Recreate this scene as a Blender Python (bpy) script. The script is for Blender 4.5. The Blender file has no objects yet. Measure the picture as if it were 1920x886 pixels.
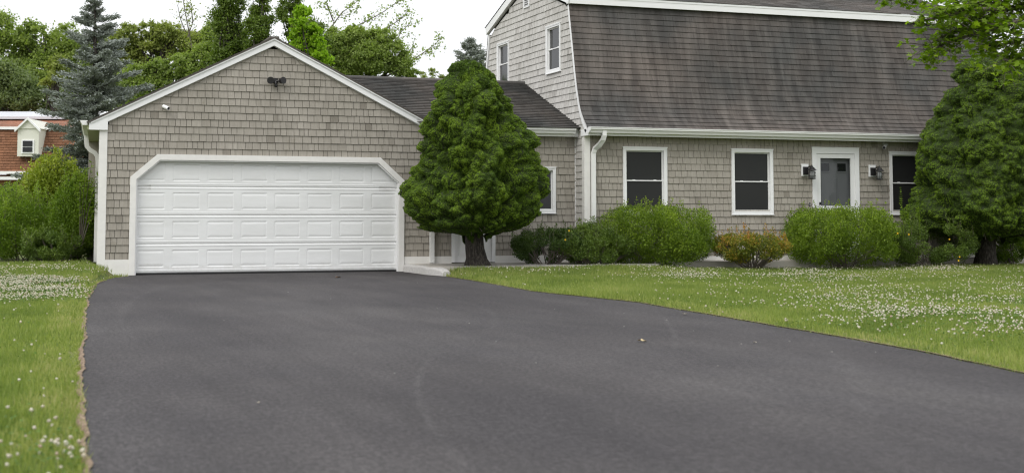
import bpy, math, random
import numpy as np
R = math.radians
rng = np.random.default_rng(7)
random.seed(7)
sc = bpy.context.scene
COL = sc.collection

# ------------------------------------------------------------------ survey: camera and measuring helpers
F_PX, CX, CY, CAM_Z = 2600.0, 960.0, 220.0, 1.10
PITCH = math.atan(183 / F_PX); A = R(70.25)
FW = np.array([math.cos(A) * math.cos(PITCH), math.sin(A) * math.cos(PITCH), math.sin(PITCH)])
RT = np.array([math.sin(A), -math.cos(A), 0.0]); UP = np.cross(RT, FW)
CAM = np.array([0, 0, CAM_Z])
def ray(x, y): return FW + RT * (x - CX) / F_PX - UP * (y - CY) / F_PX
def at(x, y, depth): return CAM + ray(x, y) * depth                 # photo measurement + distance -> place
def on_ground(x, y, z=0.0):
    d = ray(x, y); return CAM + d * ((z - CAM_Z) / d[2])
def on_y(x, y, Y):
    d = ray(x, y); return CAM + d * (Y / d[1])

# ------------------------------------------------------------------ scene tree helpers
def tag(o, label=None, cat=None, group=None, kind=None):
    for k, v in (('label', label), ('category', cat), ('group', group), ('kind', kind)):
        if v: o[k] = v
    return o
def empty(name, loc, label, cat, group=None):
    o = bpy.data.objects.new(name, None); COL.objects.link(o)
    o.location = tuple(loc); o.empty_display_size = .2
    return tag(o, label, cat, group)
def root_loc(p):
    while p.parent: p = p.parent
    return np.array(p.location)
def mesh_obj(name, V, Fc, mat, parent=None, tone=None, smooth=False):
    V = np.asarray(V, dtype=np.float32).reshape(-1, 3)
    if parent is not None: V = V - root_loc(parent).astype(np.float32)
    me = bpy.data.meshes.new(name)
    if isinstance(Fc, np.ndarray):
        n, k = Fc.shape
        me.vertices.add(len(V)); me.vertices.foreach_set('co', V.ravel())
        me.loops.add(n * k); me.loops.foreach_set('vertex_index', Fc.astype(np.int32).ravel())
        me.polygons.add(n); me.polygons.foreach_set('loop_start', np.arange(0, n * k, k, dtype=np.int32))
        me.update(calc_edges=True)
    else:
        me.from_pydata(V.tolist(), [], Fc); me.update()
    if tone is not None:
        a = me.attributes.new('tone', 'FLOAT', 'FACE')
        a.data.foreach_set('value', np.asarray(tone, dtype=np.float32))
    if smooth: me.polygons.foreach_set('use_smooth', np.ones(len(me.polygons), dtype=bool))
    me.materials.append(mat)
    o = bpy.data.objects.new(name, me); COL.objects.link(o)
    if parent is not None: o.parent = parent
    return o
class MB:
    def __init__(s): s.v = []; s.f = []; s.t = []
    def add(s, vs, fs, t=.5):
        b = len(s.v); s.v += [tuple(map(float, p)) for p in vs]
        s.f += [tuple(b + i for i in f) for f in fs]; s.t += [t] * len(fs)
    def box(s, x0, x1, y0, y1, z0, z1, t=.5, mp=None):
        P = [(x0, y0, z0), (x1, y0, z0), (x1, y1, z0), (x0, y1, z0), (x0, y0, z1), (x1, y0, z1), (x1, y1, z1), (x0, y1, z1)]
        if mp: P = [mp(*p) for p in P]
        s.add(P, [(0, 3, 2, 1), (4, 5, 6, 7), (0, 1, 5, 4), (1, 2, 6, 5), (2, 3, 7, 6), (3, 0, 4, 7)], t)
    def loft(s, loops, closed=True, caps=True, t=.5):
        n = len(loops[0]); vs = [p for l in loops for p in l]; fs = []
        for i in range(len(loops) - 1):
            for j in range(n if closed else n - 1):
                k = (j + 1) % n
                fs.append((i * n + j, i * n + k, (i + 1) * n + k, (i + 1) * n + j))
        if caps: fs += [tuple(range(n))[::-1], tuple((len(loops) - 1) * n + j for j in range(n))]
        s.add(vs, fs, t)
    def tube(s, pts, rad, n=8, t=.5, sq=False):
        pts = [np.array(p, float) for p in pts]; loops = []
        if not hasattr(rad, '__len__'): rad = [rad] * len(pts)
        ref = None
        for i, p in enumerate(pts):
            d = pts[min(i + 1, len(pts) - 1)] - pts[max(i - 1, 0)]; d /= (np.linalg.norm(d) + 1e-9)
            if ref is None: ref = np.array([0, 1, 0]) if abs(d[1]) < .8 else np.array([1, 0, 0])
            a = np.cross(d, ref); a /= (np.linalg.norm(a) + 1e-9); b = np.cross(d, a); ref = -np.cross(d, a) if False else ref
            r = rad[i]
            if sq: loops.append([p + a * r * .5 * sx * 1.0 + b * r * .5 * sy * .8 for sx, sy in ((-1, -1), (1, -1), (1, 1), (-1, 1))])
            else: loops.append([p + (a * math.cos(q) + b * math.sin(q)) * r for q in [2 * math.pi * k / n for k in range(n)]])
        s.loft(loops, t=t)
    def ball(s, c, r, n=10, m=6, t=.5, sc3=(1, 1, 1)):
        loops = []
        for i in range(m + 1):
            th = math.pi * (i / m); rr = max(math.sin(th), .02)
            loops.append([(c[0] + r * sc3[0] * rr * math.cos(2 * math.pi * k / n), c[1] + r * sc3[1] * rr * math.sin(2 * math.pi * k / n), c[2] + r * sc3[2] * math.cos(th)) for k in range(n)])
        s.loft(loops, t=t)
    def build(s, name, mat, parent=None, smooth=False):
        return mesh_obj(name, s.v, s.f, mat, parent, s.t, smooth)

# ------------------------------------------------------------------ materials
def nodes(name):
    m = bpy.data.materials.new(name); m.use_nodes = True; nt = m.node_tree
    return m, nt, nt.nodes['Principled BSDF']
def N(nt, kind, **kw):
    n = nt.nodes.new(kind)
    for k, v in kw.items():
        if k in n.inputs: n.inputs[k].default_value = v
        else: setattr(n, k, v)
    return n
def coord(nt, scale=(1, 1, 1)):
    tc = N(nt, 'ShaderNodeNewGeometry'); mp = N(nt, 'ShaderNodeMapping'); mp.inputs['Scale'].default_value = scale
    nt.links.new(tc.outputs['Position'], mp.inputs['Vector']); return mp.outputs['Vector']
def noise(nt, scale, det=4, vec=None, rough=.55):
    n = N(nt, 'ShaderNodeTexNoise'); n.inputs['Scale'].default_value = scale; n.inputs['Detail'].default_value = det; n.inputs['Roughness'].default_value = rough
    if vec is not None: nt.links.new(vec, n.inputs['Vector'])
    return n.outputs['Fac']
def ramp(nt, fac, stops):
    r = N(nt, 'ShaderNodeValToRGB'); e = r.color_ramp.elements
    while len(e) < len(stops): e.new(.5)
    for i, (p, c) in enumerate(stops):
        e[i].position = p; e[i].color = (*c, 1) if len(c) == 3 else c
    nt.links.new(fac, r.inputs['Fac']); return r.outputs['Color']
def mix(nt, a, b, fac, mode='MIX'):
    m = N(nt, 'ShaderNodeMix', data_type='RGBA', blend_type=mode)
    for i, x in ((6, a), (7, b), (0, fac)):
        if isinstance(x, (int, float)): m.inputs[i].default_value = x
        elif isinstance(x, tuple): m.inputs[i].default_value = (*x, 1)
        else: nt.links.new(x, m.inputs[i])
    return m.outputs[2]
def mathn(nt, op, a, b=None, c=None):
    m = N(nt, 'ShaderNodeMath', operation=op)
    for i, x in enumerate((a, b, c)):
        if x is None: continue
        if isinstance(x, (int, float)): m.inputs[i].default_value = x
        else: nt.links.new(x, m.inputs[i])
    return m.outputs[0]
def attr(nt): 
    a = N(nt, 'ShaderNodeAttribute'); a.attribute_name = 'tone'; return a.outputs['Fac']
def bump(nt, bs, h, strength=.3, dist=.01):
    b = N(nt, 'ShaderNodeBump'); b.inputs['Strength'].default_value = strength; b.inputs['Distance'].default_value = dist
    nt.links.new(h, b.inputs['Height']); nt.links.new(b.outputs['Normal'], bs.inputs['Normal'])
def plain(name, c, rough=.6, metal=0, var=.12, scale=3, bmp=0, spec=.4):
    m, nt, bs = nodes(name)
    n = noise(nt, scale, 5, coord(nt))
    k = mix(nt, tuple(x * (1 - var) for x in c), tuple(min(1, x * (1 + var)) for x in c), n)
    nt.links.new(k, bs.inputs['Base Color']); bs.inputs['Roughness'].default_value = rough; bs.inputs['Metallic'].default_value = metal
    bs.inputs['Specular IOR Level'].default_value = spec
    if bmp: bump(nt, bs, noise(nt, scale * 8, 4, coord(nt)), bmp)
    return m
def leafmat(name, stops, trans=.28, rough=.55, spec=.25, big=.6, bscale=1.2):
    """leaf colour varies leaf by leaf (tone) and, weakly, branch by branch (noise)"""
    m, nt, bs = nodes(name)
    f = mathn(nt, 'ADD', mathn(nt, 'MULTIPLY', attr(nt), 1 - big * .5), mathn(nt, 'MULTIPLY', mathn(nt, 'SUBTRACT', noise(nt, bscale, 3, coord(nt)), .25), big))
    c = ramp(nt, f, stops)
    nt.links.new(c, bs.inputs['Base Color']); bs.inputs['Roughness'].default_value = rough; bs.inputs['Specular IOR Level'].default_value = spec
    tr = N(nt, 'ShaderNodeBsdfTranslucent'); nt.links.new(mix(nt, c, (1.0, 1.15, .45), 1.0, 'MULTIPLY'), tr.inputs['Color'])
    ms = N(nt, 'ShaderNodeMixShader'); ms.inputs[0].default_value = trans
    nt.links.new(bs.outputs[0], ms.inputs[1]); nt.links.new(tr.outputs[0], ms.inputs[2])
    nt.links.new(ms.outputs[0], nt.nodes['Material Output'].inputs['Surface'])
    return m
def m_cedar(name, lo, mid, hi, streak=.16, stain=.2):
    m, nt, bs = nodes(name)
    g = noise(nt, 1, 5, coord(nt, (55, 55, 3.5)), .6)
    c = ramp(nt, attr(nt), [(0, lo), (.18, mid), (.8, hi), (1, tuple(x * 1.08 for x in hi))])
    c = mix(nt, c, ramp(nt, g, [(.3, (1 - streak,) * 3), (.7, (1 + streak * .4,) * 3)]), 1.0, 'MULTIPLY')
    s = noise(nt, 1, 4, coord(nt, (1.1, 1.1, .7)), .65)
    c = mix(nt, c, ramp(nt, s, [(.35, (1 - stain, 1 - stain, 1 - stain * 1.1)), (.6, (1, 1, 1))]), 1.0, 'MULTIPLY')
    s2 = noise(nt, 1, 5, coord(nt, (2.6, 2.6, 2.2)), .7)
    c = mix(nt, c, ramp(nt, s2, [(.62, (1, 1, 1)), (.78, (.84, .82, .78))]), 1.0, 'MULTIPLY')
    nt.links.new(c, bs.inputs['Base Color']); bs.inputs['Roughness'].default_value = .85; bs.inputs['Specular IOR Level'].default_value = .2
    bump(nt, bs, g, .25, .004); return m
def m_roof(name, lo, hi, light, amount):
    m, nt, bs = nodes(name)
    c = ramp(nt, attr(nt), [(0, lo), (1, hi)])
    s = noise(nt, 1, 5, coord(nt, (5.0, 1.0, .45)), .68)
    c = mix(nt, c, light, mathn(nt, 'MULTIPLY', ramp(nt, s, [(.42, (0, 0, 0)), (.72, (1, 1, 1))]), amount))
    s = noise(nt, 1, 3, coord(nt, (.55, .4, .55)), .6)
    c = mix(nt, c, ramp(nt, s, [(.35, (.68, .72, .74)), (.65, (1.15, 1.08, 1.04))]), 1.0, 'MULTIPLY')
    g = noise(nt, 160, 2, coord(nt))
    c = mix(nt, c, ramp(nt, g, [(.3, (.75,) * 3), (.7, (1.2,) * 3)]), 1.0, 'MULTIPLY')
    nt.links.new(c, bs.inputs['Base Color']); bs.inputs['Roughness'].default_value = .92; bs.inputs['Specular IOR Level'].default_value = .15
    bump(nt, bs, g, .3, .003); return m

M = {}
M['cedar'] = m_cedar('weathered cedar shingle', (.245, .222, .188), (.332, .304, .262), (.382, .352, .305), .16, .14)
M['cedar_side'] = m_cedar('cedar shingle with painted side light', (.40, .385, .36), (.52, .50, .47), (.60, .585, .555), .26, .12)  # paler copy of the cedar: brighter light on the gable side painted in
M['sheath'] = plain('dark sheathing', (.09, .08, .07), .9)  # dark backing that shows in the gaps between shingles
M['roof_dark'] = m_roof('dark asphalt shingle', (.066, .060, .056), (.108, .099, .092), (.205, .19, .175), .55)
M['roof_grey'] = m_roof('grey asphalt shingle', (.075, .070, .066), (.15, .14, .13), (.22, .21, .20), .25)
M['trim'] = plain('white trim paint', (.80, .80, .795), .45, var=.04, scale=2.2)
M['trim_worn'] = plain('worn white trim paint', (.75, .735, .70), .55, var=.10, scale=9)
M['vinyl'] = plain('white vinyl', (.76, .76, .75), .35, var=.03)
M['gutter'] = plain('white aluminium gutter', (.77, .77, .75), .35, var=.06, scale=2)
M['soffit'] = plain('soffit paint with green bounce', (.36, .38, .22), .6)  # green light reflected onto the underside is mixed into this colour
M['black'] = plain('black metal', (.018, .017, .018), .4)
M['rubber'] = plain('black rubber seal', (.02, .02, .02), .8)
M['lampglass'] = plain('seeded lamp glass', (.35, .36, .36), .15, var=.05)
M['bulb'] = plain('frosted lens', (.62, .62, .58), .2, var=.05)
M['silver'] = plain('silver grey metal', (.55, .55, .55), .35, var=.05)
M['doorgrey'] = plain('charcoal door paint', (.135, .135, .14), .4, var=.06)
M['concrete'] = plain('pale concrete', (.43, .40, .36), .85, var=.16, scale=5, bmp=.2)
M['granite'] = plain('rough pale granite', (.50, .485, .465), .85, var=.28, scale=28, bmp=.6)
def m_bark():
    m, nt, bs = nodes('dark furrowed bark')
    n = noise(nt, 1, 6, coord(nt, (26, 26, 9)), .7); n2 = noise(nt, 70, 3, coord(nt))
    c = ramp(nt, n, [(.34, (.010, .008, .007)), (.5, (.042, .034, .028)), (.68, (.12, .105, .09))])
    nt.links.new(mix(nt, c, ramp(nt, n2, [(.3, (.7,) * 3), (.7, (1.25,) * 3)]), 1.0, 'MULTIPLY'), bs.inputs['Base Color']); bs.inputs['Roughness'].default_value = .95
    bump(nt, bs, n, 1.0, .05); return m
M['bark'] = m_bark()
M['twig'] = plain('grey brown twig bark', (.12, .10, .085), .9, var=.3, scale=12)
def m_glass():
    m, nt, bs = nodes('dark window glass')
    bs.inputs['Base Color'].default_value = (.014, .015, .016, 1); bs.inputs['Roughness'].default_value = .06
    bs.inputs['Specular IOR Level'].default_value = .42
    bump(nt, bs, noise(nt, 2.2, 2, coord(nt)), .05, .02); return m
M['glass'] = m_glass()
def m_screen():
    m, nt, bs = nodes('insect screened window glass')
    c = mix(nt, (.017, .018, .018), (.026, .026, .026), noise(nt, 1.3, 2, coord(nt)))
    nt.links.new(c, bs.inputs['Base Color']); bs.inputs['Roughness'].default_value = .38; bs.inputs['Specular IOR Level'].default_value = .3
    return m
M['screen'] = m_screen()
def m_stormglass():
    m, nt, bs = nodes('storm door glass')
    tr = N(nt, 'ShaderNodeBsdfTransparent'); tr.inputs[0].default_value = (.86, .88, .88, 1); gl = N(nt, 'ShaderNodeBsdfGlossy'); gl.inputs['Roughness'].default_value = .04
    ms = N(nt, 'ShaderNodeMixShader'); ms.inputs[0].default_value = .025
    nt.links.new(tr.outputs[0], ms.inputs[1]); nt.links.new(gl.outputs[0], ms.inputs[2]); nt.links.new(ms.outputs[0], nt.nodes['Material Output'].inputs['Surface'])
    return m
M['storm'] = m_stormglass()
def m_garage():
    m, nt, bs = nodes('white steel door paint')
    s = noise(nt, 1, 4, coord(nt, (1.2, 1, 5)), .6)
    c = ramp(nt, s, [(.3, (.70, .705, .69)), (.7, (.78, .785, .775))])
    sc_ = noise(nt, 1, 4, coord(nt, (7, 1, 90)), .7)
    g = N(nt, 'ShaderNodeNewGeometry'); sp = N(nt, 'ShaderNodeSeparateXYZ'); nt.links.new(g.outputs['Position'], sp.inputs[0])
    zm = mathn(nt, 'COMPARE', sp.outputs['Z'], 1.615, .045)
    xl = mathn(nt, 'LESS_THAN', sp.outputs['X'], 2.40); xr = mathn(nt, 'GREATER_THAN', sp.outputs['X'], 6.75)
    msk = mathn(nt, 'MULTIPLY', mathn(nt, 'MULTIPLY', zm, mathn(nt, 'ADD', xl, mathn(nt, 'MULTIPLY', xr, .7))), ramp(nt, sc_, [(.42, (0, 0, 0)), (.62, (1, 1, 1))]))
    c = mix(nt, c, (.36, .35, .33), mathn(nt, 'MULTIPLY', msk, .8))
    dirt = mathn(nt, 'MULTIPLY', mathn(nt, 'LESS_THAN', mathn(nt, 'ADD', sp.outputs['Z'], mathn(nt, 'MULTIPLY', noise(nt, 2.5, 4, coord(nt)), -.35)), .0), ramp(nt, noise(nt, 9, 5, coord(nt), .7), [(.4, (0, 0, 0)), (.75, (1, 1, 1))]))
    c = mix(nt, c, (.45, .43, .38), mathn(nt, 'MULTIPLY', dirt, .35))
    nt.links.new(c, bs.inputs['Base Color']); bs.inputs['Roughness'].default_value = .42; return m
M['garage'] = m_garage()
def circle3(p, q, r):
    ax, ay = p[:2]; bx, by = q[:2]; cx, cy = r[:2]
    d = 2 * (ax * (by - cy) + bx * (cy - ay) + cx * (ay - by))
    ux = ((ax * ax + ay * ay) * (by - cy) + (bx * bx + by * by) * (cy - ay) + (cx * cx + cy * cy) * (ay - by)) / d
    uy = ((ax * ax + ay * ay) * (cx - bx) + (bx * bx + by * by) * (ax - cx) + (cx * cx + cy * cy) * (bx - ax)) / d
    return ux, uy, math.hypot(ax - ux, ay - uy)
def m_asphalt():
    m, nt, bs = nodes('asphalt')
    big = noise(nt, 1, 5, coord(nt, (.42, .20, 1)), .6)
    c = ramp(nt, big, [(.30, (.034, .031, .0325)), (.5, (.048, .0445, .0455)), (.70, (.065, .061, .061))])
    st = noise(nt, 1, 4, coord(nt, (2.2, .16, 1)), .65)
    c = mix(nt, c, ramp(nt, st, [(.35, (.92,) * 3), (.65, (1.08,) * 3)]), 1.0, 'MULTIPLY')
    g = N(nt, 'ShaderNodeNewGeometry'); sp = N(nt, 'ShaderNodeSeparateXYZ'); nt.links.new(g.outputs['Position'], sp.inputs[0])
    X, Y = sp.outputs['X'], sp.outputs['Y']
    arcs = [((905, 610), (784, 735), (850, 850), .04, 1, .3), ((1215, 575), (1262, 620), (1262, 668), .04, 1, .32), ((1400, 690), (1450, 715), (1452, 760), .04, 1, .2), ((1560, 730), (1615, 760), (1635, 815), .08, 1, .2),
            ((330, 530), (240, 570), (250, 640), .08, 1, .2), ((700, 540), (920, 585), (925, 610), .07, 1, .2), ((1530, 640), (1590, 690), (1640, 760), .14, 1, .22)]
    brk = noise(nt, 3.0, 3, coord(nt)); acc = None
    for p, q, r, w, _, amp in arcs:
        P, Q, S = (on_ground(*k) for k in (p, q, r)); ux, uy, rad = circle3(P, Q, S)
        dx = mathn(nt, 'SUBTRACT', X, ux); dy = mathn(nt, 'SUBTRACT', Y, uy)
        dd = mathn(nt, 'SQRT', mathn(nt, 'ADD', mathn(nt, 'MULTIPLY', dx, dx), mathn(nt, 'MULTIPLY', dy, dy)))
        k = mathn(nt, 'SUBTRACT', 1.0, mathn(nt, 'MINIMUM', 1.0, mathn(nt, 'DIVIDE', mathn(nt, 'ABSOLUTE', mathn(nt, 'SUBTRACT', dd, rad)), w)))
        # only near the marked stretch
        L = np.linalg.norm(P - S) * .62
        ex = mathn(nt, 'SUBTRACT', X, float(Q[0])); ey = mathn(nt, 'SUBTRACT', Y, float(Q[1]))
        e = mathn(nt, 'SQRT', mathn(nt, 'ADD', mathn(nt, 'MULTIPLY', ex, ex), mathn(nt, 'MULTIPLY', ey, ey)))
        k = mathn(nt, 'MULTIPLY', k, mathn(nt, 'MAXIMUM', 0.0, mathn(nt, 'SUBTRACT', 1.0, mathn(nt, 'DIVIDE', e, float(L)))))
        k = mathn(nt, 'MULTIPLY', k, amp)
        acc = k if acc is None else mathn(nt, 'ADD', acc, k)
    acc = mathn(nt, 'MULTIPLY', acc, mathn(nt, 'ADD', mathn(nt, 'MULTIPLY', brk, 1.6), -.2))
    c = mix(nt, c, (.12, .116, .114), mathn(nt, 'MINIMUM', 1.0, acc))
    fine = noise(nt, 130, 3, coord(nt), .7)
    c = mix(nt, c, ramp(nt, fine, [(.32, (.5,) * 3), (.5, (.95,) * 3), (.68, (1.6,) * 3)]), 1.0, 'MULTIPLY')
    med = noise(nt, 26, 4, coord(nt), .7)
    c = mix(nt, c, ramp(nt, med, [(.3, (.80,) * 3), (.7, (1.2,) * 3)]), 1.0, 'MULTIPLY')
    sp_ = noise(nt, 1, 3, coord(nt, (38, 15, 38)), .85)
    c = mix(nt, c, ramp(nt, sp_, [(.36, (.66,) * 3), (.5, (1,) * 3), (.64, (1.45,) * 3)]), 1.0, 'MULTIPLY')
    tr_ = noise(nt, 1, 5, coord(nt, (6.0, .55, 1)), .7)
    c = mix(nt, c, ramp(nt, tr_, [(.38, (.94,) * 3), (.62, (1.07,) * 3)]), 1.0, 'MULTIPLY')
    wr = noise(nt, 1, 4, coord(nt, (.9, .5, 1)), .6)
    c = mix(nt, c, ramp(nt, wr, [(.36, (.90, .89, .90)), (.6, (1.07, 1.05, 1.03))]), 1.0, 'MULTIPLY')
    nt.links.new(c, bs.inputs['Base Color']); bs.inputs['Roughness'].default_value = .82; bs.inputs['Specular IOR Level'].default_value = .22
    bump(nt, bs, fine, .5, .004); return m
M['asphalt'] = m_asphalt()
def m_lawn():
    m, nt, bs = nodes('lawn soil and thatch')
    a = noise(nt, 1.3, 5, coord(nt)); b = noise(nt, 18, 4, coord(nt))
    c = ramp(nt, a, [(.3, (.07, .095, .03)), (.5, (.115, .145, .045)), (.7, (.19, .18, .085))])
    c = mix(nt, c, ramp(nt, b, [(.3, (.6,) * 3), (.7, (1.25,) * 3)]), 1.0, 'MULTIPLY')
    nt.links.new(c, bs.inputs['Base Color']); bs.inputs['Roughness'].default_value = .95; bs.inputs['Specular IOR Level'].default_value = .1
    return m
M['lawn'] = m_lawn()
def m_soil():
    m, nt, bs = nodes('dry soil and dead thatch')
    b = noise(nt, 30, 5, coord(nt), .7)
    c = ramp(nt, b, [(.3, (.07, .045, .03)), (.5, (.20, .14, .09)), (.72, (.40, .30, .21))])
    nt.links.new(c, bs.inputs['Base Color']); bs.inputs['Roughness'].default_value = .95
    bump(nt, bs, b, .8, .02); return m
M['soil'] = m_soil()

def G(*c): return c
M['grass'] = leafmat('grass blade', [(0, G(.10, .145, .036)), (.35, G(.185, .245, .060)), (.7, G(.30, .345, .10)), (1, G(.46, .40, .23))], .42, .5, .25, .8, .9)
M['clover_leaf'] = leafmat('clover leaflet', [(0, G(.05, .11, .02)), (1, G(.12, .21, .04))], .25, .6, .2, .5, 2)
M['clover'] = leafmat('clover blossom', [(0, G(.42, .30, .22)), (.3, G(.60, .53, .43)), (1, G(.72, .69, .60))], .25, .7, .1, .3, 3)
M['spruce'] = leafmat('dwarf spruce needles', [(0, G(.024, .048, .007)), (.36, G(.066, .118, .011)), (.62, G(.165, .26, .02)), (1, G(.33, .45, .04))], .08, .6, .2, .8, 2.4)
M['box'] = leafmat('boxwood leaf', [(0, G(.05, .09, .010)), (.45, G(.145, .225, .018)), (1, G(.36, .47, .045))], .38, .5, .3, .6, 2.5)
M['yew'] = leafmat('dark shrub leaf', [(0, G(.028, .055, .012)), (.5, G(.06, .105, .02)), (1, G(.13, .19, .035))], .25, .5, .3, .8, 2.2)
M['juniper'] = leafmat('mid green shrub leaf', [(0, G(.05, .09, .015)), (.5, G(.105, .165, .025)), (1, G(.20, .27, .045))], .25, .5, .3, .8, 2.2)
M['orange'] = leafmat('spirea leaf with copper tips', [(0, G(.06, .09, .015)), (.42, G(.15, .18, .022)), (.62, G(.32, .26, .03)), (.82, G(.50, .20, .05)), (1, G(.55, .30, .06))], .3, .5, .25, .9, 3.2)
M['blue'] = leafmat('blue spruce needles', [(0, G(.10, .115, .08)), (.5, G(.22, .245, .215)), (1, G(.42, .46, .44))], .1, .6, .2, .6, 1.5)
M['oak'] = leafmat('oak leaf', [(0, G(.14, .195, .055)), (.5, G(.25, .325, .08)), (1, G(.38, .45, .12))], .45, .5, .25, .8, .35)
M['olive'] = leafmat('olive green leaf', [(0, G(.15, .19, .055)), (.5, G(.27, .315, .085)), (1, G(.40, .43, .13))], .45, .5, .25, .8, .35)
M['grey_leaf'] = leafmat('grey green leaf', [(0, G(.10, .14, .06)), (.5, G(.17, .22, .09)), (1, G(.26, .31, .14))], .4, .5, .25, .7, .4)
M['holly'] = leafmat('deep green leaf', [(0, G(.06, .10, .018)), (.5, G(.125, .185, .03)), (1, G(.22, .29, .05))], .35, .45, .3, .8, .8)
M['lime'] = leafmat('lime green leaf', [(0, G(.15, .27, .015)), (.5, G(.26, .42, .025)), (1, G(.38, .54, .05))], .5, .5, .25, .7, .8)
M['maple'] = leafmat('maple leaf', [(0, G(.09, .15, .014)), (.5, G(.19, .29, .02)), (1, G(.35, .46, .035))], .5, .45, .3, .7, 1.0)
M['rhodo'] = leafmat('yellow green leaf', [(0, G(.10, .14, .015)), (.5, G(.22, .28, .025)), (.85, G(.34, .38, .04)), (1, G(.42, .30, .09))], .3, .45, .3, .7, 2)
M['fern'] = leafmat('feathery green leaf', [(0, G(.07, .125, .014)), (.5, G(.15, .235, .022)), (1, G(.28, .38, .04))], .42, .5, .25, .7, 1.6)
M['yellow'] = plain('yellow petal', (.85, .55, .02), .5, var=.05)
M['dead'] = plain('dry fallen leaf', (.50, .40, .22), .8, var=.3, scale=60)
M['dead_pale'] = plain('pale dry leaf', (.66, .60, .48), .8, var=.2, scale=60)
M['dead_brown'] = plain('brown dry leaf', (.20, .12, .07), .8, var=.2, scale=60)
M['stone'] = plain('pale grit', (.26, .25, .235), .9, var=.25, scale=80)
M['nroof'] = m_roof('red brown roof shingle', (.30, .135, .085), (.40, .20, .135), (.45, .27, .2), .25)
M['nwall'] = m_roof('red brown steep shingle', (.15, .075, .042), (.27, .135, .078), (.27, .14, .09), .3)
M['siding'] = plain('cream clapboard', (.66, .66, .58), .6, var=.05)
M['solar'] = plain('solar panel frame', (.55, .56, .60), .3, var=.05)

# ------------------------------------------------------------------ shingle builders
def seg_pairs(segs, a, b):
    s0, s1 = segs(a + 1e-4), segs(b - 1e-4)
    if len(s0) != len(s1):
        sm = segs((a + b) / 2); s0 = s1 = sm
    return list(zip(s0, s1))
def shingle_wall(mb, back, rows, segs, mp, wmin, wmax, gap=.0075, tb=.021, tt=.004, jit=.004, smax=None):
    for a, b in zip(rows[:-1], rows[1:]):
        for (l0, r0), (l1, r1) in seg_pairs(segs, a, b):
            if r0 - l0 < .01 and r1 - l1 < .01: continue
            if back is not None:
                back.add([mp(l0, a, 0), mp(r0, a, 0), mp(r1, b, 0), mp(l1, b, 0)], [(0, 1, 2, 3)])
            x = min(l0, l1) - random.random() * wmax; xe = max(r0, r1)
            while x < xe:
                w = random.uniform(wmin, wmax) if random.random() > .12 else wmax * random.uniform(1., 1.35)
                xa, xb = x + gap / 2, x + w - gap / 2; x += w
                ba, bb = max(xa, l0), min(xb, r0); ta, tb_ = max(xa, l1), min(xb, r1)
                if bb - ba < .006 and tb_ - ta < .006: continue
                bb = max(bb, ba + .001) if bb < ba else bb
                if bb < ba: bb = ba
                if tb_ < ta: ta = tb_ = min(max((ta + tb_) / 2, l1), r1)
                if bb - ba < .002: ba = bb = min(max(ba, l0), r0)
                d0 = tb + random.uniform(-.003, .003); j = random.uniform(-jit, jit) * .5
                if random.random() < .03: j -= .006
                za = a + j - .006
                t = min(1, max(0, random.gauss(.5, .15)))
                if random.random() < .03: t = random.uniform(0, .15)
                mb.add([mp(ba, za, d0), mp(bb, za, d0), mp(tb_, b, tt), mp(ta, b, tt), mp(ba, za, 0), mp(bb, za, 0), mp(tb_, b, 0), mp(ta, b, 0)],
                       [(0, 1, 2, 3), (4, 5, 1, 0), (0, 3, 7, 4), (1, 5, 6, 2)], t)
def rows_between(a, b, e):
    n = max(1, round((b - a) / e)); return list(np.linspace(a, b, n + 1))
def cut(intervals, holes):
    out = list(intervals)
    for h0, h1 in holes:
        nxt = []
        for l, r in out:
            if h1 <= l or h0 >= r: nxt.append((l, r)); continue
            if h0 > l: nxt.append((l, h0))
            if h1 < r: nxt.append((h1, r))
        out = nxt
    return out

# ------------------------------------------------------------------ window unit (part of a building): casing > sash, panes
def window(parent, mp, a0, a1, z0, z1, casing=.068, glass='screen', sill=True, rail=.5):
    w = MB(); c = casing
    bx = lambda m, p0, p1, q0, q1, d0, d1: m.box(p0, p1, q0, q1, d0, d1, mp=mp)
    bx(w, a0, a0 + c, z0, z1, -.05, .034); bx(w, a1 - c, a1, z0, z1, -.05, .034)
    bx(w, a0 + c, a1 - c, z1 - c * .8, z1, -.05, .034); bx(w, a0 + c, a1 - c, z0, z0 + c * .95, -.05, .034)
    bx(w, a0 - .012, a1 + .012, z1, z1 + .018, -.01, .046)
    if sill: bx(w, a0 - .012, a1 + .012, z0 - .016, z0, -.01, .05)
    bx(w, a0 - .001, a0 + .016, z0, z1, .034, .043); bx(w, a1 - .016, a1 + .001, z0, z1, .034, .043)
    bx(w, a0 + .016, a1 - .016, z1 - .016, z1 - .001, .034, .043)
    win = w.build('window', M['trim'], parent)
    i0, i1, j0, j1 = a0 + c, a1 - c, z0 + c * .95, z1 - c * .8; zm = j0 + (j1 - j0) * rail
    s = MB(); t = .026
    bx(s, i0, i0 + t, j0, zm, -.038, -.004); bx(s, i1 - t, i1, j0, zm, -.038, -.004)
    bx(s, i0 + t, i1 - t, j0, j0 + t, -.038, -.004); bx(s, i0, i1, zm - .012, zm + .012, -.036, .000)
    bx(s, i0, i0 + t, zm + .012, j1, -.048, -.020); bx(s, i1 - t, i1, zm + .012, j1, -.048, -.020); bx(s, i0 + t, i1 - t, j1 - t, j1, -.048, -.020)
    for q in (.22, .78): bx(s, i0 + (i1 - i0) * q - .03, i0 + (i1 - i0) * q + .03, zm + .012, zm + .022, -.02, -.004)
    s.build('sash', M['vinyl'], win)
    for za, zb, d in ((j0 + t, zm - .012, -.024), (zm + .012, j1 - t, -.036)):
        g = MB(); bx(g, i0 + t, i1 - t, za, zb, d - .006, d); g.build('pane', M[glass], win)
    return win

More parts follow.
